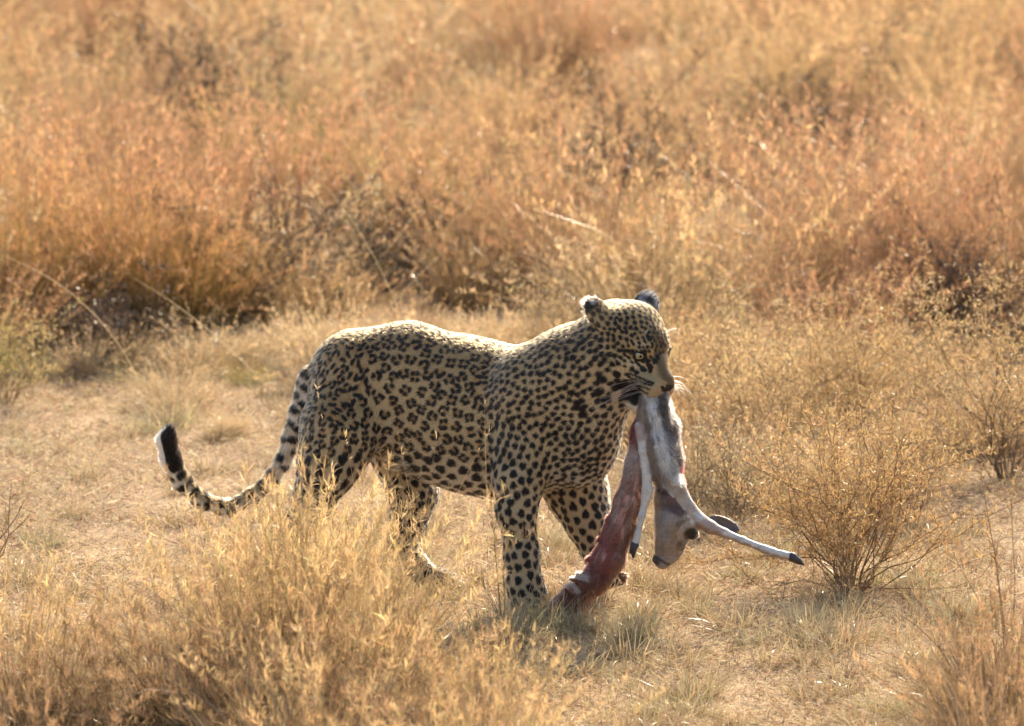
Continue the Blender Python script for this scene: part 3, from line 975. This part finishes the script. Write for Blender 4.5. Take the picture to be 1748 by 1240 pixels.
V, F, prim = S.build()
part = np.array([p['part'] for p in S.prims])[prim]
Nrm = vert_normals(V, F)
flow = np.array([p['flow'] for p in S.prims])[prim]
nose = H(.162, 0, -.034)
hd = np.isin(part, (HEAD, MUZZLE, CHEEK))
flow[hd] = norm(V[hd] - nose)
for _ in range(25):
    flow = norm(flow * 0.4 + 0.6 * vert_avg(flow, F))
flow = norm(flow - (flow * Nrm).sum(1, keepdims=True) * Nrm)
loc = (V - HC) / HS
hloc = np.stack([loc @ hf, loc @ hl, loc @ hu], -1)
print('leopard', len(V), len(F))

# hair roots ------------------------------------------------------------
hairlen = np.array([.0068, .0075, .0045, .0055, .010, .015, .005, .004, .0025, .008, .016, .007, .007])[part]
nosepad = (hloc[:, 0] > .146) & (np.abs(hloc[:, 1]) < .0135) & (hloc[:, 2] < -.026) & (hloc[:, 2] > -.050)
nearEye = np.min([np.linalg.norm(hloc - e, axis=1) for e in EYES], 0)
dens = np.where(hd | np.isin(part, (EAR, EARIN)), 2.6, 1.0)
dens[part == MUZZLE] = 4.5
dens[nosepad] = 0
dens[nearEye < .0155] = 0.0
hairlen = np.where((nearEye < .04) | ((hloc[:, 0] > .045) & hd), np.minimum(hairlen, .0042), hairlen)
for _ in range(6):
    hairlen = hairlen * .5 + .5 * vert_avg(hairlen[:, None], F)[:, 0]
NH = 260000
cI, cW = surf_sample(rng, V, F, NH, dens)
interp = lambda A: (A[cI] * (cW[..., None] if A.ndim == 2 else cW)).sum(1)
hp, hn, hfl, hlen = interp(V), norm(interp(Nrm)), norm(interp(flow)), interp(hairlen)
hpart = part[cI[:, 0]]
ALLP = np.concatenate([V, hp]); ALLN = np.concatenate([Nrm, hn]); ALLPART = np.concatenate([part, hpart])
AH = (ALLP - HC) / HS
AH = np.stack([AH @ hf, AH @ hl, AH @ hu], -1)
kd = kdtree.KDTree(len(ALLP))
for i, p in enumerate(ALLP.tolist()):
    kd.insert(p, i)
kd.balance()
kdv = kdtree.KDTree(len(V))
for i, p in enumerate(V.tolist()):
    kdv.insert(p, i)
kdv.balance()

# coat colour -------------------------------------------------------------
c_back, c_side, c_pale = np.array([.26, .155, .06]), np.array([.42, .295, .15]), np.array([.56, .48, .36])
up = ALLN[:, 2]
w1 = smoothstep(-.1, .85, up)[:, None]
w2 = smoothstep(.1, .95, -up)[:, None]
base = c_side * (1 - w1) + c_back * w1
base = base * (1 - w2) + c_pale * w2
m = np.isin(ALLPART, (HEAD,)); base[m] = base[m] * .35 + np.array([.32, .20, .078]) * .65
m = ALLPART == CHEEK
base[m] = base[m] * .4 + np.array([.44, .315, .16]) * .6
m = ALLPART == BELLY; base[m] = base[m] * .5 + c_pale * .5
m = np.isin(ALLPART, (LEG, PAW)); base[m] = base[m] * .5 + np.array([.46, .34, .19]) * .5
tw = smoothstep(-.3, .6, -up)[:, None]
m = ALLPART == TAIL; base[m] = (base * (1 - tw) + np.array([.66, .61, .52]) * tw)[m]
f_, l_, u_ = AH.T
hdm = np.isin(ALLPART, (HEAD, MUZZLE, CHEEK))


def paint(mask, c, amt=1.0):
    w = (np.asarray(mask, float) * amt)[:, None]
    base[:] = base * (1 - w) + np.asarray(c) * w


al = np.abs(l_)
paint(hdm * smoothstep(.05, .075, f_) * (1 - smoothstep(.014, .024, al)) * (u_ > -.03), (.105, .068, .032), .95)       # bridge of the nose
paint(hdm * smoothstep(-.052, -.075, u_) * (f_ > -.03), (.64, .58, .48), .85)       # chin and throat
paint(hdm & (ALLPART == MUZZLE) & (u_ < -.02) & (al > .012), (.30, .215, .115), .85)
for e in EYES:
    s = np.sign(e[1])
    dd = AH - e
    paint(hdm * np.exp(-((dd[:, 0] / .016) ** 2 + ((dd[:, 2] + .021) / .007) ** 2 + (dd[:, 1] / .02) ** 2)), (.60, .53, .40), .8)   # pale under the eye
    paint(hdm * np.exp(-((dd[:, 0] / .016) ** 2 + ((dd[:, 2] - .024) / .007) ** 2 + (dd[:, 1] / .016) ** 2)), (.55, .47, .34), .7)   # pale brow
paint(hdm * np.exp(-(((f_ - .035) / .03) ** 2 + ((u_ + .098) / .02) ** 2)), (.66, .60, .50), .8)
base = np.clip(base * (1 + rng.normal(size=(len(base), 1)) * .07), .01, .9)

# spots: an even scatter over the skin, size by region -----------------------
along_b = (V - P(520, 660, .3)) @ b_fwd / ((P(1000, 660, 0) - P(520, 660, .3)) @ b_fwd)
space = np.full(len(V), .034)
tor = np.isin(part, (TORSO, THIGH, SHOULDER, BELLY))
space[tor] = np.interp(along_b[tor], [0, .18, .40, .58, .74, .86, 1], [.0225, .0255, .0300, .0310, .0240, .0175, .0165])
zt = V[:, 2]
low = tor & (zt < .36) & (along_b < .8)
space[low] = .031
space[part == NECK] = .0168
space[part == LEG] = .0235
space[part == PAW] = .015
space[part == TAIL] = .030
space[part == HEAD] = .0125
space[part == CHEEK] = .0155
space[np.isin(part, (EAR, EARIN))] = .0145
space[part == MUZZLE] = 9
space[(part == MUZZLE) & (hloc[:, 0] < .100) & (hloc[:, 2] > -.026) & (np.abs(hloc[:, 1]) > .024)] = .0088
space[np.isin(part, (HEAD, CHEEK)) & (hloc[:, 0] > .055)] = .0095
for _ in range(10):
    sm = vert_avg(space[:, None], F)[:, 0]
    space = np.where(space > 1, space, np.minimum(space * .5 + .5 * sm, .06))
space = np.where(hd & (space < 1), np.minimum(space, .0155), space)
order = rng.permutation(len(V))
covered = np.zeros(len(V), bool)
covered[nosepad | (space > 1) | (nearEye < .019)] = True
covered[hd & (hloc[:, 0] > .060) & (np.abs(hloc[:, 1]) < .018) & (hloc[:, 2] < .034)] = True
MARKS = [(P(x1, y1, -.22), P(x2, y2, -.22), px(r)) for x1, y1, x2, y2, r in (
    (972, 716, 990, 744, 6), (1016, 664, 1021, 666, 7.5), (1014, 692, 1020, 690, 7.5), (1042, 652, 1050, 660, 5.5), (1052, 676, 1062, 684, 6), (1032, 708, 1046, 713, 5.5))]
for a, b_, r in MARKS:
    for t_ in (0, .5, 1):
        q = kdv.find((a + (b_ - a) * t_).tolist())[0]
        for (_, j, _) in kdv.find_range(q, r + .009):
            covered[j] = True
covered[hd & (hloc[:, 2] < -.080) & (hloc[:, 0] > .0)] = True
cent = []
for v in order.tolist():
    if not covered[v]:
        cent.append(v)
        for (_, j, _) in kdv.find_range(V[v].tolist(), float(space[v]) * .93):
            covered[j] = True
# even the scatter out
for _ in range(2):
    kc_ = kdtree.KDTree(len(cent))
    for i, v in enumerate(cent):
        kc_.insert(V[v].tolist(), i)
    kc_.balance()
    ids = np.arange(0, len(V), 3)
    own = np.fromiter((kc_.find(p)[1] for p in V[ids].tolist()), int, len(ids))
    cnt_ = np.bincount(own, minlength=len(cent)).astype(float)
    mean = np.stack([np.bincount(own, V[ids, d], len(cent)) for d in range(3)], -1) / np.maximum(cnt_, 1)[:, None]
    new = []
    for i, v in enumerate(cent):
        j = kdv.find(mean[i].tolist())[1] if cnt_[i] > 3 else v
        new.append(j if part[j] == part[v] and space[j] < 1 and not (nosepad[j] or nearEye[j] < .019) else v)
    cent = new
dark = np.zeros(len(ALLP)); fill = np.zeros(len(ALLP))
jit = rng.normal(size=len(ALLP)) * .045


def blob(c, t1, t2, ra, rb, amt=1.0, arr=None, hard=.82):
    arr = dark if arr is None else arr
    r = max(ra, rb) * 1.25
    hit = kd.find_range(c.tolist(), r)
    if not hit:
        return
    ix = np.fromiter((h[1] for h in hit), int, len(hit))
    d = ALLP[ix] - c
    x, y = d @ t1 / ra, d @ t2 / rb
    a = np.arctan2(y, x)
    q = np.hypot(x, y) * (1 + .10 * np.sin(a * 3 + c[0] * 400) + .07 * np.sin(a * 5 + c[2] * 700)) + jit[ix]
    arr[ix] = np.maximum(arr[ix], amt * (1 - smoothstep(hard, 1.12, q)))


for v in cent:
    c, n, fl, s = V[v], Nrm[v], flow[v], space[v] * 1.13
    t1 = fl; t2 = np.cross(n, fl)
    p = part[v]
    ab = along_b[v]
    if p in (TORSO, THIGH, SHOULDER) and ab < .72 and not (zt[v] < .36):
        m_ = rng.integers(3, 5) if s > .031 else rng.integers(2, 4)
        a0 = rng.random() * 6.283
        blob(c, t1, t2, s * .40, s * .36, .95, fill)
        gap = rng.random() < .6
        for k in range(m_):
            a = a0 + (k + rng.normal() * .09) * 6.283 / (m_ + (.6 if gap else 0))
            rr = s * (.285 + .02 * rng.normal())
            cc = c + (t1 * math.cos(a) * 1.08 + t2 * math.sin(a) * .95) * rr
            e1 = -t1 * math.sin(a) + t2 * math.cos(a); e2 = t1 * math.cos(a) + t2 * math.sin(a)
            blob(cc, e1, e2, s * (.23 + .05 * rng.random()) * 3.6 / (m_ + .3), s * (.170 + .03 * rng.random()))
    elif p in (BELLY, THIGH, TORSO, SHOULDER) and zt[v] < .36 and ab < .74:
        blob(c, t1, t2, s * (.40 + .1 * rng.random()), s * (.31 + .08 * rng.random()))
    elif p == TAIL:
        blob(c, np.cross(n, t1), t1, s * .5, s * .32)
    elif p == LEG or p == SHOULDER and zt[v] < .3:
        blob(c, t1, t2, s * (.39 + .09 * rng.random()), s * (.33 + .08 * rng.random()))
    else:
        q = .39
        e = 1.0 + .35 * rng.random()
        blob(c, t1, t2, s * q * e * (.85 + .3 * rng.random()), s * q * (.88 + .3 * rng.random()))


def wstroke(a, b_, r, amt=1.0, n=7):
    """a dark mark drawn on the skin along a line"""
    for t_ in np.linspace(0, 1, n):
        q = np.array(kdv.find((a + (b_ - a) * t_).tolist())[0])
        hit = kd.find_range(q.tolist(), r * 1.5)
        ix = np.fromiter((h[1] for h in hit), int, len(hit))
        d = np.linalg.norm(ALLP[ix] - q, axis=1) + jit[ix] * r
        dark[ix] = np.maximum(dark[ix], amt * (1 - smoothstep(r * .8, r * 1.25, d)))


def hstroke(a, b_, r, amt=1.0, n=7):
    wstroke(H(*a), H(*b_), r, amt, n)


for a, b_, r in MARKS:
    wstroke(a, b_, r, 1.0, 6)
for s in (1, -1):
    e = EYES[0] * np.array([1, s, 1])
    d = np.linalg.norm((AH - e) * np.array([.8, 1, 1]), axis=1)
    dark[hdm & (d < .0172)] = 1.0                                               # eye rim
    hstroke(e + (.016, -s * .013, -.006), (.108, s * .021, -.016), .0052)      # tear line
    hstroke(e + (-.006, s * .012, .004), (.040, s * .062, .010), .0045)        # outer corner
    hstroke((.078, s * .020, .046), (.066, s * .027, .064), .0048)             # brow mark
    for k in range(4):                                                          # whisker rows
        u0 = -.026 - .0095 * k
        hstroke((.082 - .002 * k, s * .060, u0 - .006), (.136 - .002 * k, s * .036, u0 - .002), .0031, 1.0, 17)
    hstroke((.060, s * .050, -.074), (.118, s * .030, -.079), .0095, 1, 9)     # dark lips
    hstroke((.070, s * .060, -.068), (.050, s * .062, -.078), .010, 1, 4)
    hstroke((.100, s * .045, -.082), (.075, s * .055, -.080), .007, 1, 6)
    hstroke((.148, s * .006, -.042), (.150, s * .016, -.036), .0045)           # nostril
hstroke((.148, 0, -.046), (.140, 0, -.066), .004)
# black and pale marks of the ears
eb = np.maximum((ALLP - ne) @ ear_ax / .065, -1)
isear = np.isin(ALLPART, (EAR, EARIN))
nearear = isear & (np.linalg.norm(ALLP - ne, axis=1) < .1)
farear = isear & ~nearear
facing_back = (ALLN @ ear_back) > .05
tw_ = nearear & facing_back
dark[tw_] = np.maximum(dark[tw_] * .9, smoothstep(.45, .62, eb[tw_]) * .97)
wsp = nearear & facing_back & (np.linalg.norm(ALLP - (ne + ear_ax * .052 + ear_back * .010), axis=1) < .008)
dark[wsp] = .6; base[wsp] = (.45, .43, .40)
ii_ = nearear & ~facing_back
dark[ii_] = np.where(eb[ii_] < .35, dark[ii_] * .85, 0)
wr = smoothstep(.55, .95, eb[ii_])[:, None]
base[ii_] = np.array([.27, .185, .095]) * (1 - wr) + np.array([.60, .50, .34]) * wr
dark[farear] = .95
inner = farear & (ALLPART == EARIN)
dark[inner] = .35; base[inner] = (.32, .33, .36)
# tail tip
tt_ = np.linalg.norm(ALLP - P(283, 752, .29), axis=1)
tipm = (ALLPART == TAIL) & (tt_ < .085)
dark[tipm] = np.where((ALLN[tipm] @ norm([-.85, -.1, -.2])) > .55, .0, 1.0)
base[tipm] = (.68, .62, .52)

colr = base.copy()
fl_ = np.clip(fill, 0, 1)[:, None]
colr = colr * (1 - fl_ * .75) + np.array([.30, .155, .05]) * fl_ * .75
dk = np.clip(dark, 0, 1)[:, None]
colr = colr * (1 - dk) + np.array([.014, .011, .009]) * dk
vcol, hcol = colr[:len(V)], colr[len(V):]
vcol[nosepad] = (.034, .022, .019)

LO = np.array([G(720, .15), .15, 0.0])
leopard = empty('leopard', LO)
tag(leopard, 'spotted leopard striding with a dead fawn hanging from its jaws', 'leopard')
M_SKIN = skin_material('leopard_skin')
body = link('body', mesh_data('leopard_body', V - LO, F, vcol, True, [M_SKIN]), leopard)
M_FUR = fur_material('leopard_fur')
lift = R(22) + np.abs(rng.normal(size=NH)) * R(9)
lift = np.where(hpart == EARIN, R(60), lift)
pts = grow_hair(rng, hp - LO, hn, hfl, hlen * (.7 + .6 * rng.random(NH)), lift)
hair_object('coat', pts, hcol, np.where(np.isin(hpart, (HEAD, MUZZLE, EAR)), .00045, .00062), M_FUR, leopard)

# eyes
M_EYE = plain('eye_dark', (.01, .008, .006), .08, .6)
M_IRIS = plain('eye_iris', (.30, .265, .14), .1, .5)
for e in EYES:
    c = H(*e)
    z = norm(hf * .88 + hl * np.sign(e[1]) * .40 - hu * .02)
    x = norm(np.cross((0, 0, 1), z)); y = np.cross(z, x)
    r = .0145 * HS
    rings = [0, .12, .25, .45, .62, .84, 1.2, 1.6, 2.2, 3.1416]
    vv, ff, mi = [], [], []
    for a in rings:
        for k in range(20):
            w = k * 6.28319 / 20
            vv.append(c - LO + r * (z * math.cos(a) + math.sin(a) * (x * math.cos(w) + y * math.sin(w))))
    for i in range(len(rings) - 1):
        for k in range(20):
            ff.append((i * 20 + k, (i + 1) * 20 + k, (i + 1) * 20 + (k + 1) % 20, i * 20 + (k + 1) % 20))
            mi.append(1 if 2 <= i <= 4 else 0)
    ff, mi = np.array(ff), np.array(mi)
    ring = np.arange(len(ff)) // 20
    eye = link('eye', mesh_data('eye', vv, ff[ring > 4], None, True, [M_EYE]), leopard)
    link('iris', mesh_data('iris', vv, ff[(ring >= 2) & (ring <= 4)], None, True, [M_IRIS]), eye)
    link('pupil', mesh_data('pupil', vv, ff[ring < 2], None, True, [M_EYE]), eye)
# whiskers
wp = []
for s in (1, -1):
    for k in range(14):
        a = np.array([.098 + .02 * rng.random(), s * (.042 + .004 * rng.random()), -.034 - .030 * rng.random()])
        d = norm(np.array([-.30 + .45 * rng.random(), s * 1.0, -.35 + .45 * rng.random()]))
        Lw = .05 + .06 * rng.random()
        wp.append([H(*(a + d * Lw * q + np.array([-.2, 0, -.35]) * Lw * q * q)) - LO for q in np.linspace(0, 1, 6)])
    for k in range(4):
        a = np.array([.066, s * .026, .050])
        d = norm(np.array([.3, s * (.2 + .5 * rng.random()), 1.0]))
        wp.append([H(*(a + d * .05 * q + np.array([.1, 0, -.3]) * .05 * q * q)) - LO for q in np.linspace(0, 1, 6)])
wp = np.array(wp)
hair_object('whiskers', wp, np.full((len(wp), 3), .85), .00055, M_FUR, leopard, .3)

# ------------------------------------------------------------------ the dead fawn
rng = np.random.default_rng(5)
K = Solid(0.0028)
CH, LEGC, HEADC, HOOF, FLANK, EARC, MZ, BACK = range(8)


def kc(pts, part, k=0.015, squash=None):
    for (x, y, Y, r), (x2, y2, Y2, r2) in zip(pts[:-1], pts[1:]):
        K.cap(P(x, y, Y), px(r), P(x2, y2, Y2), px(r2), part, k, squash)


# trunk hanging from the jaws: white chest in front, dark back behind
kc([(1114, 676, -.16, 13), (1117, 712, -.18, 18), (1124, 760, -.185, 23), (1128, 800, -.185, 19), (1130, 815, -.185, 12)], CH, .018)
kc([(1128, 684, -.16, 13), (1141, 730, -.168, 15), (1150, 785, -.170, 13), (1154, 826, -.168, 9)], BACK, .016)
for (x, dx) in ((1102, -3), (1112, 0), (1122, 3), (1132, 6)):                  # skin bunched between the jaws
    kc([(x, 672, -.185, 6), (x + dx, 700, -.197, 5), (x + dx * 1.6, 728, -.197, 2.5)], CH, .008)
# bloody flank and hindquarter trailing to the paw
kc([(1104, 694, -.16, 11), (1093, 740, -.165, 14), (1086, 795, -.17, 16), (1074, 855, -.165, 21), (1056, 908, -.16, 23),
    (1038, 955, -.155, 24), (1016, 990, -.15, 22), (986, 1020, -.14, 18), (948, 1042, -.125, 15)], FLANK, .02)
kc([(1066, 900, -.18, 9), (1054, 955, -.18, 12), (1034, 990, -.175, 10)], FLANK, .012)
kc([(1080, 800, -.185, 6), (1062, 870, -.187, 7), (1040, 930, -.182, 8), (1018, 975, -.172, 7)], FLANK, .006)
kc([(1092, 790, -.185, 4), (1080, 860, -.187, 6), (1062, 925, -.182, 5)], FLANK, .006)
kc([(1000, 992, -.155, 12), (972, 1010, -.145, 10), (946, 1032, -.13, 8)], FLANK, .01)
for (x, y, dx, dy, r) in ((1062, 842, -11, 10, 5), (1046, 880, -12, 9, 6), (1030, 915, -12, 10, 5), (1012, 950, -13, 8, 6), (996, 985, -12, -6, 6), (985, 990, -12, -2, 5),
                         (1076, 800, -9, 9, 4), (1058, 985, 10, 10, 5), (1082, 900, 6, 12, 5), (970, 1012, -6, -8, 4), (1084, 765, -8, 8, 4)):
    kc([(x + 6, y, -.165, r + 3), (x + dx * .6, y + dy * .6, -.168, r * .55), (x + dx, y + dy, -.17, r * .3)], FLANK, .008)
# pale foreleg hanging straight
kc([(1092, 728, -.195, 9), (1099, 770, -.20, 7.5), (1104, 815, -.205, 7), (1105, 836, -.205, 8.5), (1103, 850, -.205, 7.5), (1096, 880, -.205, 5.6), (1089, 912, -.205, 5.2), (1085, 928, -.205, 6.8)], LEGC, .008)
kc([(1084, 930, -.205, 7.5), (1077, 942, -.207, 4)], HOOF, .004)
kc([(1082, 934, -.211, 6), (1081, 952, -.213, 2.5)], HOOF, .004)
# other foreleg flung out to the side
kc([(1136, 800, -.185, 17), (1156, 832, -.19, 13), (1176, 866, -.195, 10.5), (1196, 890, -.2, 11.5), (1212, 900, -.2, 11), (1236, 910, -.2, 7.5), (1268, 923, -.2, 6.2),
    (1306, 938, -.2, 6.5), (1318, 943, -.2, 7.6), (1336, 947, -.2, 6), (1351, 950, -.2, 7.2)], LEGC, .008)
kc([(1353, 951, -.203, 8), (1364, 958, -.204, 5), (1371, 964, -.205, 2.5)], HOOF, .004)
kc([(1352, 953, -.196, 7), (1362, 960, -.196, 4)], HOOF, .004)
kc([(1120, 752, -.20, 9), (1136, 786, -.202, 11), (1152, 822, -.2, 8)], CH, .012)
# head hanging nose down
kc([(1142, 812, -.165, 15), (1144, 845, -.17, 22)], BACK, .02)
kc([(1142, 856, -.175, 25), (1150, 888, -.18, 31)], HEADC, .02)
kc([(1150, 892, -.18, 29), (1141, 926, -.185, 20), (1136, 946, -.187, 16)], HEADC, .018)
kc([(1136, 948, -.187, 17), (1131, 958, -.188, 14)], MZ, .01)
kc([(1124, 957, -.198, 7), (1119, 955, -.19, 6)], MZ, .008)
kc([(1162, 905, -.175, 21), (1154, 938, -.172, 11), (1146, 952, -.175, 9)], HEADC, .014)
kc([(1176, 900, -.195, 13), (1184, 913, -.197, 9)], HEADC, .01)
kc([(1184, 912, -.17, 6), (1193, 922, -.168, 2.5)], HOOF, .005)             # horn bud
# ear sticking out behind the foreleg
e0, e1 = P(1210, 883, -.16), P(1264, 907, -.15)
ex = norm(e1 - e0); ez = norm(np.array([.12, -.90, .42])); ez = norm(ez - ex * (ez @ ex)); ey = np.cross(ez, ex)
K.ell((e0 + e1) / 2, (ex, ey, ez), (px(29), px(12), px(6)), EARC, .006, flow=ex)
K.ell((e0 + e1) / 2 + ez * px(5), (ex, ey, ez), (px(23), px(7.5), px(7)), EARC, .004, flow=ex, op='sub')
KV, KF, kprim = K.build()
kpart = np.array([p['part'] for p in K.prims])[kprim]
KN = vert_normals(KV, KF)
kflow = np.array([p['flow'] for p in K.prims])[kprim]
for _ in range(10):
    kflow = norm(kflow * .4 + .6 * vert_avg(kflow, KF))
print('carcass', len(KV))


def snoise(p, s, seed=0):
    r = np.random.default_rng(seed)
    o = 0
    for k in range(6):
        d = norm(r.normal(size=3)) * s * (1 + .6 * k)
        o = o + np.sin(p @ d + r.random() * 6.28 + 1.5 * np.sin(p @ norm(r.normal(size=3)) * s * 0.8)) / (1 + .5 * k)
    return o / 2.6


KH = 75000
kI, kW = surf_sample(rng, KV, KF, KH, np.ones(len(KV)))
ip = lambda A: (A[kI] * (kW[..., None] if A.ndim == 2 else kW)).sum(1)
AP = np.concatenate([KV, ip(KV)]); APT = np.concatenate([kpart, kpart[kI[:, 0]]]); AN = np.concatenate([KN, norm(ip(KN))])
kcol = np.empty((len(AP), 3))
kcol[:] = (.62, .54, .45)
n1, n2, n3 = snoise(AP, 60, 1), snoise(AP, 160, 2), snoise(AP, 320, 3)
W = lambda m, c, a=1.0: kcol.__setitem__(slice(None), kcol * (1 - (np.asarray(m, float) * a)[:, None]) + np.asarray(c) * (np.asarray(m, float) * a)[:, None])
W(APT == CH, (.62, .60, .57))
W(APT == LEGC, (.56, .515, .46))
W(APT == BACK, (.105, .075, .06))
W(APT == FLANK, (.20, .105, .07))
dist = lambda x, y, Y: np.linalg.norm((AP - P(x, y, Y)) * np.array([1, .5, 1]), axis=1)
near = lambda x, y, Y, r: 1 - smoothstep(r * .5, r, dist(x, y, Y) + n2 * r * .22)
ax_f = norm(P(1000, 1000, -.15) - P(1090, 780, -.17))
ax_c = norm(P(1140, 820, -.185) - P(1115, 690, -.17))


def streak(p, ax, s, seed):
    q = p - (p @ ax)[:, None] * ax * .82
    return snoise(q, s, seed)


st1, st2 = streak(AP, ax_f, 170, 7), streak(AP, ax_f, 340, 8)
sc1 = streak(AP, ax_c, 260, 9)
tc_ = (AP - P(1117, 700, -.18)) @ ax_c
across = (AP - P(1117, 700, -.18))[:, 0] - tc_ * ax_c[0]
W(np.isin(APT, (CH,)) * smoothstep(-.012, -.019, across + n2 * .004), (.22, .145, .09), .9)                    # tan strip
W(np.isin(APT, (CH, BACK)) * smoothstep(.008, .017, across + sc1 * .007) * (tc_ < .16), (.06, .045, .038), .92)             # dark back
W(np.isin(APT, (CH,)) * smoothstep(.35, .75, sc1) * (tc_ < .09), (.17, .14, .12), .7)
W((APT == BACK) * smoothstep(.3, .8, sc1), (.33, .29, .26), .6)
fk = APT == FLANK
W(fk * smoothstep(-.35, .35, st1), (.20, .045, .04), .75)                     # blood
W(fk * smoothstep(.15, .7, st2 - .5 * st1), (.50, .26, .21), .85)                # flayed pink
W(fk * smoothstep(.45, .9, -st1 + .4 * n1), (.27, .19, .14), .7)                # hide
side_ = (AP - P(1071, 855, -.165)); side_ = side_ - (side_ @ ax_f)[:, None] * ax_f
W(fk * smoothstep(.012, .034, side_[:, 0] + n1 * .006), (.15, .075, .04), .8)          # brown fur on the far edge
W(fk * near(1083, 790, -.19, .06), (.34, .26, .21), .7)
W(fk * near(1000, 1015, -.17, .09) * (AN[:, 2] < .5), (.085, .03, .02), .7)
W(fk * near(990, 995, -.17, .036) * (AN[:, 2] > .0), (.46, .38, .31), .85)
W(near(1092, 745, -.2, .04) * (APT == FLANK), (.13, .03, .025), .75)
W(near(1094, 738, -.2, .03) * (APT == LEGC), (.22, .10, .085), .6)
W(near(1158, 815, -.18, .05) * (n2 > -.1) * (APT == BACK), (.16, .022, .018), .8)
W(near(1125, 815, -.2, .028) * (APT == CH), (.21, .15, .12), .6)
W((APT == HEADC), (.34, .24, .165))
W((APT == HEADC) * smoothstep(.0, .6, n1), (.155, .095, .065), .85)
W(np.isin(APT, (HEADC, BACK)) * near(1158, 848, -.2, .055), (.105, .035, .026), .85)
W((APT == HEADC) * near(1126, 895, -.21, .045), (.33, .28, .245), .7)
W((APT == LEGC) * near(1170, 860, -.2, .05), (.30, .20, .13), .7)
W((APT == LEGC) * near(1212, 903, -.2, .05), (.30, .17, .12), .7)
W((APT == MZ), (.13, .10, .09), .8)
W((APT == MZ) * near(1120, 957, -.2, .016), (.03, .022, .02), .9)
W((APT == HOOF), (.030, .026, .026))
W((APT == EARC), (.08, .06, .05))
W((APT == EARC) * smoothstep(.0, .3, np.abs((AP - (e0 + e1) / 2) @ ey) / px(14) - .50), (.42, .34, .26), .95)
W((APT == HEADC) * near(1179, 911, -.205, .019), (.016, .012, .01))                         # eye patch
W((APT == HEADC) * near(1166, 924, -.20, .016), (.03, .022, .018), .7)
kcol[APT == HEADC] *= .72
kcol[APT == FLANK] *= 1.0
kcol[np.isin(APT, (CH, LEGC))] *= .9
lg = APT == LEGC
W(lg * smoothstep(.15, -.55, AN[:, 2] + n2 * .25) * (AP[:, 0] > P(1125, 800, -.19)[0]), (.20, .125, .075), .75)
W(lg * near(1150, 826, -.2, .05), (.23, .155, .10), .7)
W((APT == HEADC) * (1 - smoothstep(.004, .011, np.abs(dist(1179, 911, -.205) - .026))) * (AN[:, 0] < .8), (.34, .30, .26), .7)
W((APT == HEADC) * near(1160, 930, -.19, .02), (.10, .06, .04), .6)
W((APT == MZ) * (1 - smoothstep(.002, .005, np.abs((AP - P(1138, 962, -.2)) @ norm(np.array([.55, 0, .83]))))), (.02, .015, .014), .8)
kcol *= (1 + np.where(np.isin(APT, (HOOF, LEGC)), .08, .22) * snoise(AP, 520, 21) + .12 * n2)[:, None]
kcol = np.clip(kcol * (1 + rng.normal(size=(len(kcol), 1)) * .08), .005, .9)
KO = P(1100, 850, -.18)
carcass = empty('gazelle_carcass', KO)
tag(carcass, 'bloodied pale gazelle fawn carcass hanging limp from the leopard\'s mouth', 'carcass')
M_HIDE = skin_material('carcass_hide', .42, .5)
link('body', mesh_data('carcass_body', KV - KO, KF, kcol[:len(KV)], True, [M_HIDE]), carcass)
hpk = kpart[kI[:, 0]]
ok = (hpk != HOOF)
hl_ = np.array([.014, .0022, .004, .001, .008, .003, .002, .012])[hpk]
ptsk = grow_hair(rng, ip(KV) - KO, norm(ip(KN)), norm(ip(kflow)), hl_ * (.6 + .7 * rng.random(KH)), R(22) + np.abs(rng.normal(size=KH)) * R(14), messy=.4)
hair_object('coat', ptsk[ok], np.clip(kcol[len(KV):][ok] * (.75 + rng.normal(size=(ok.sum(), 1)) * .2), .01, .8), .00036, M_FUR, carcass)
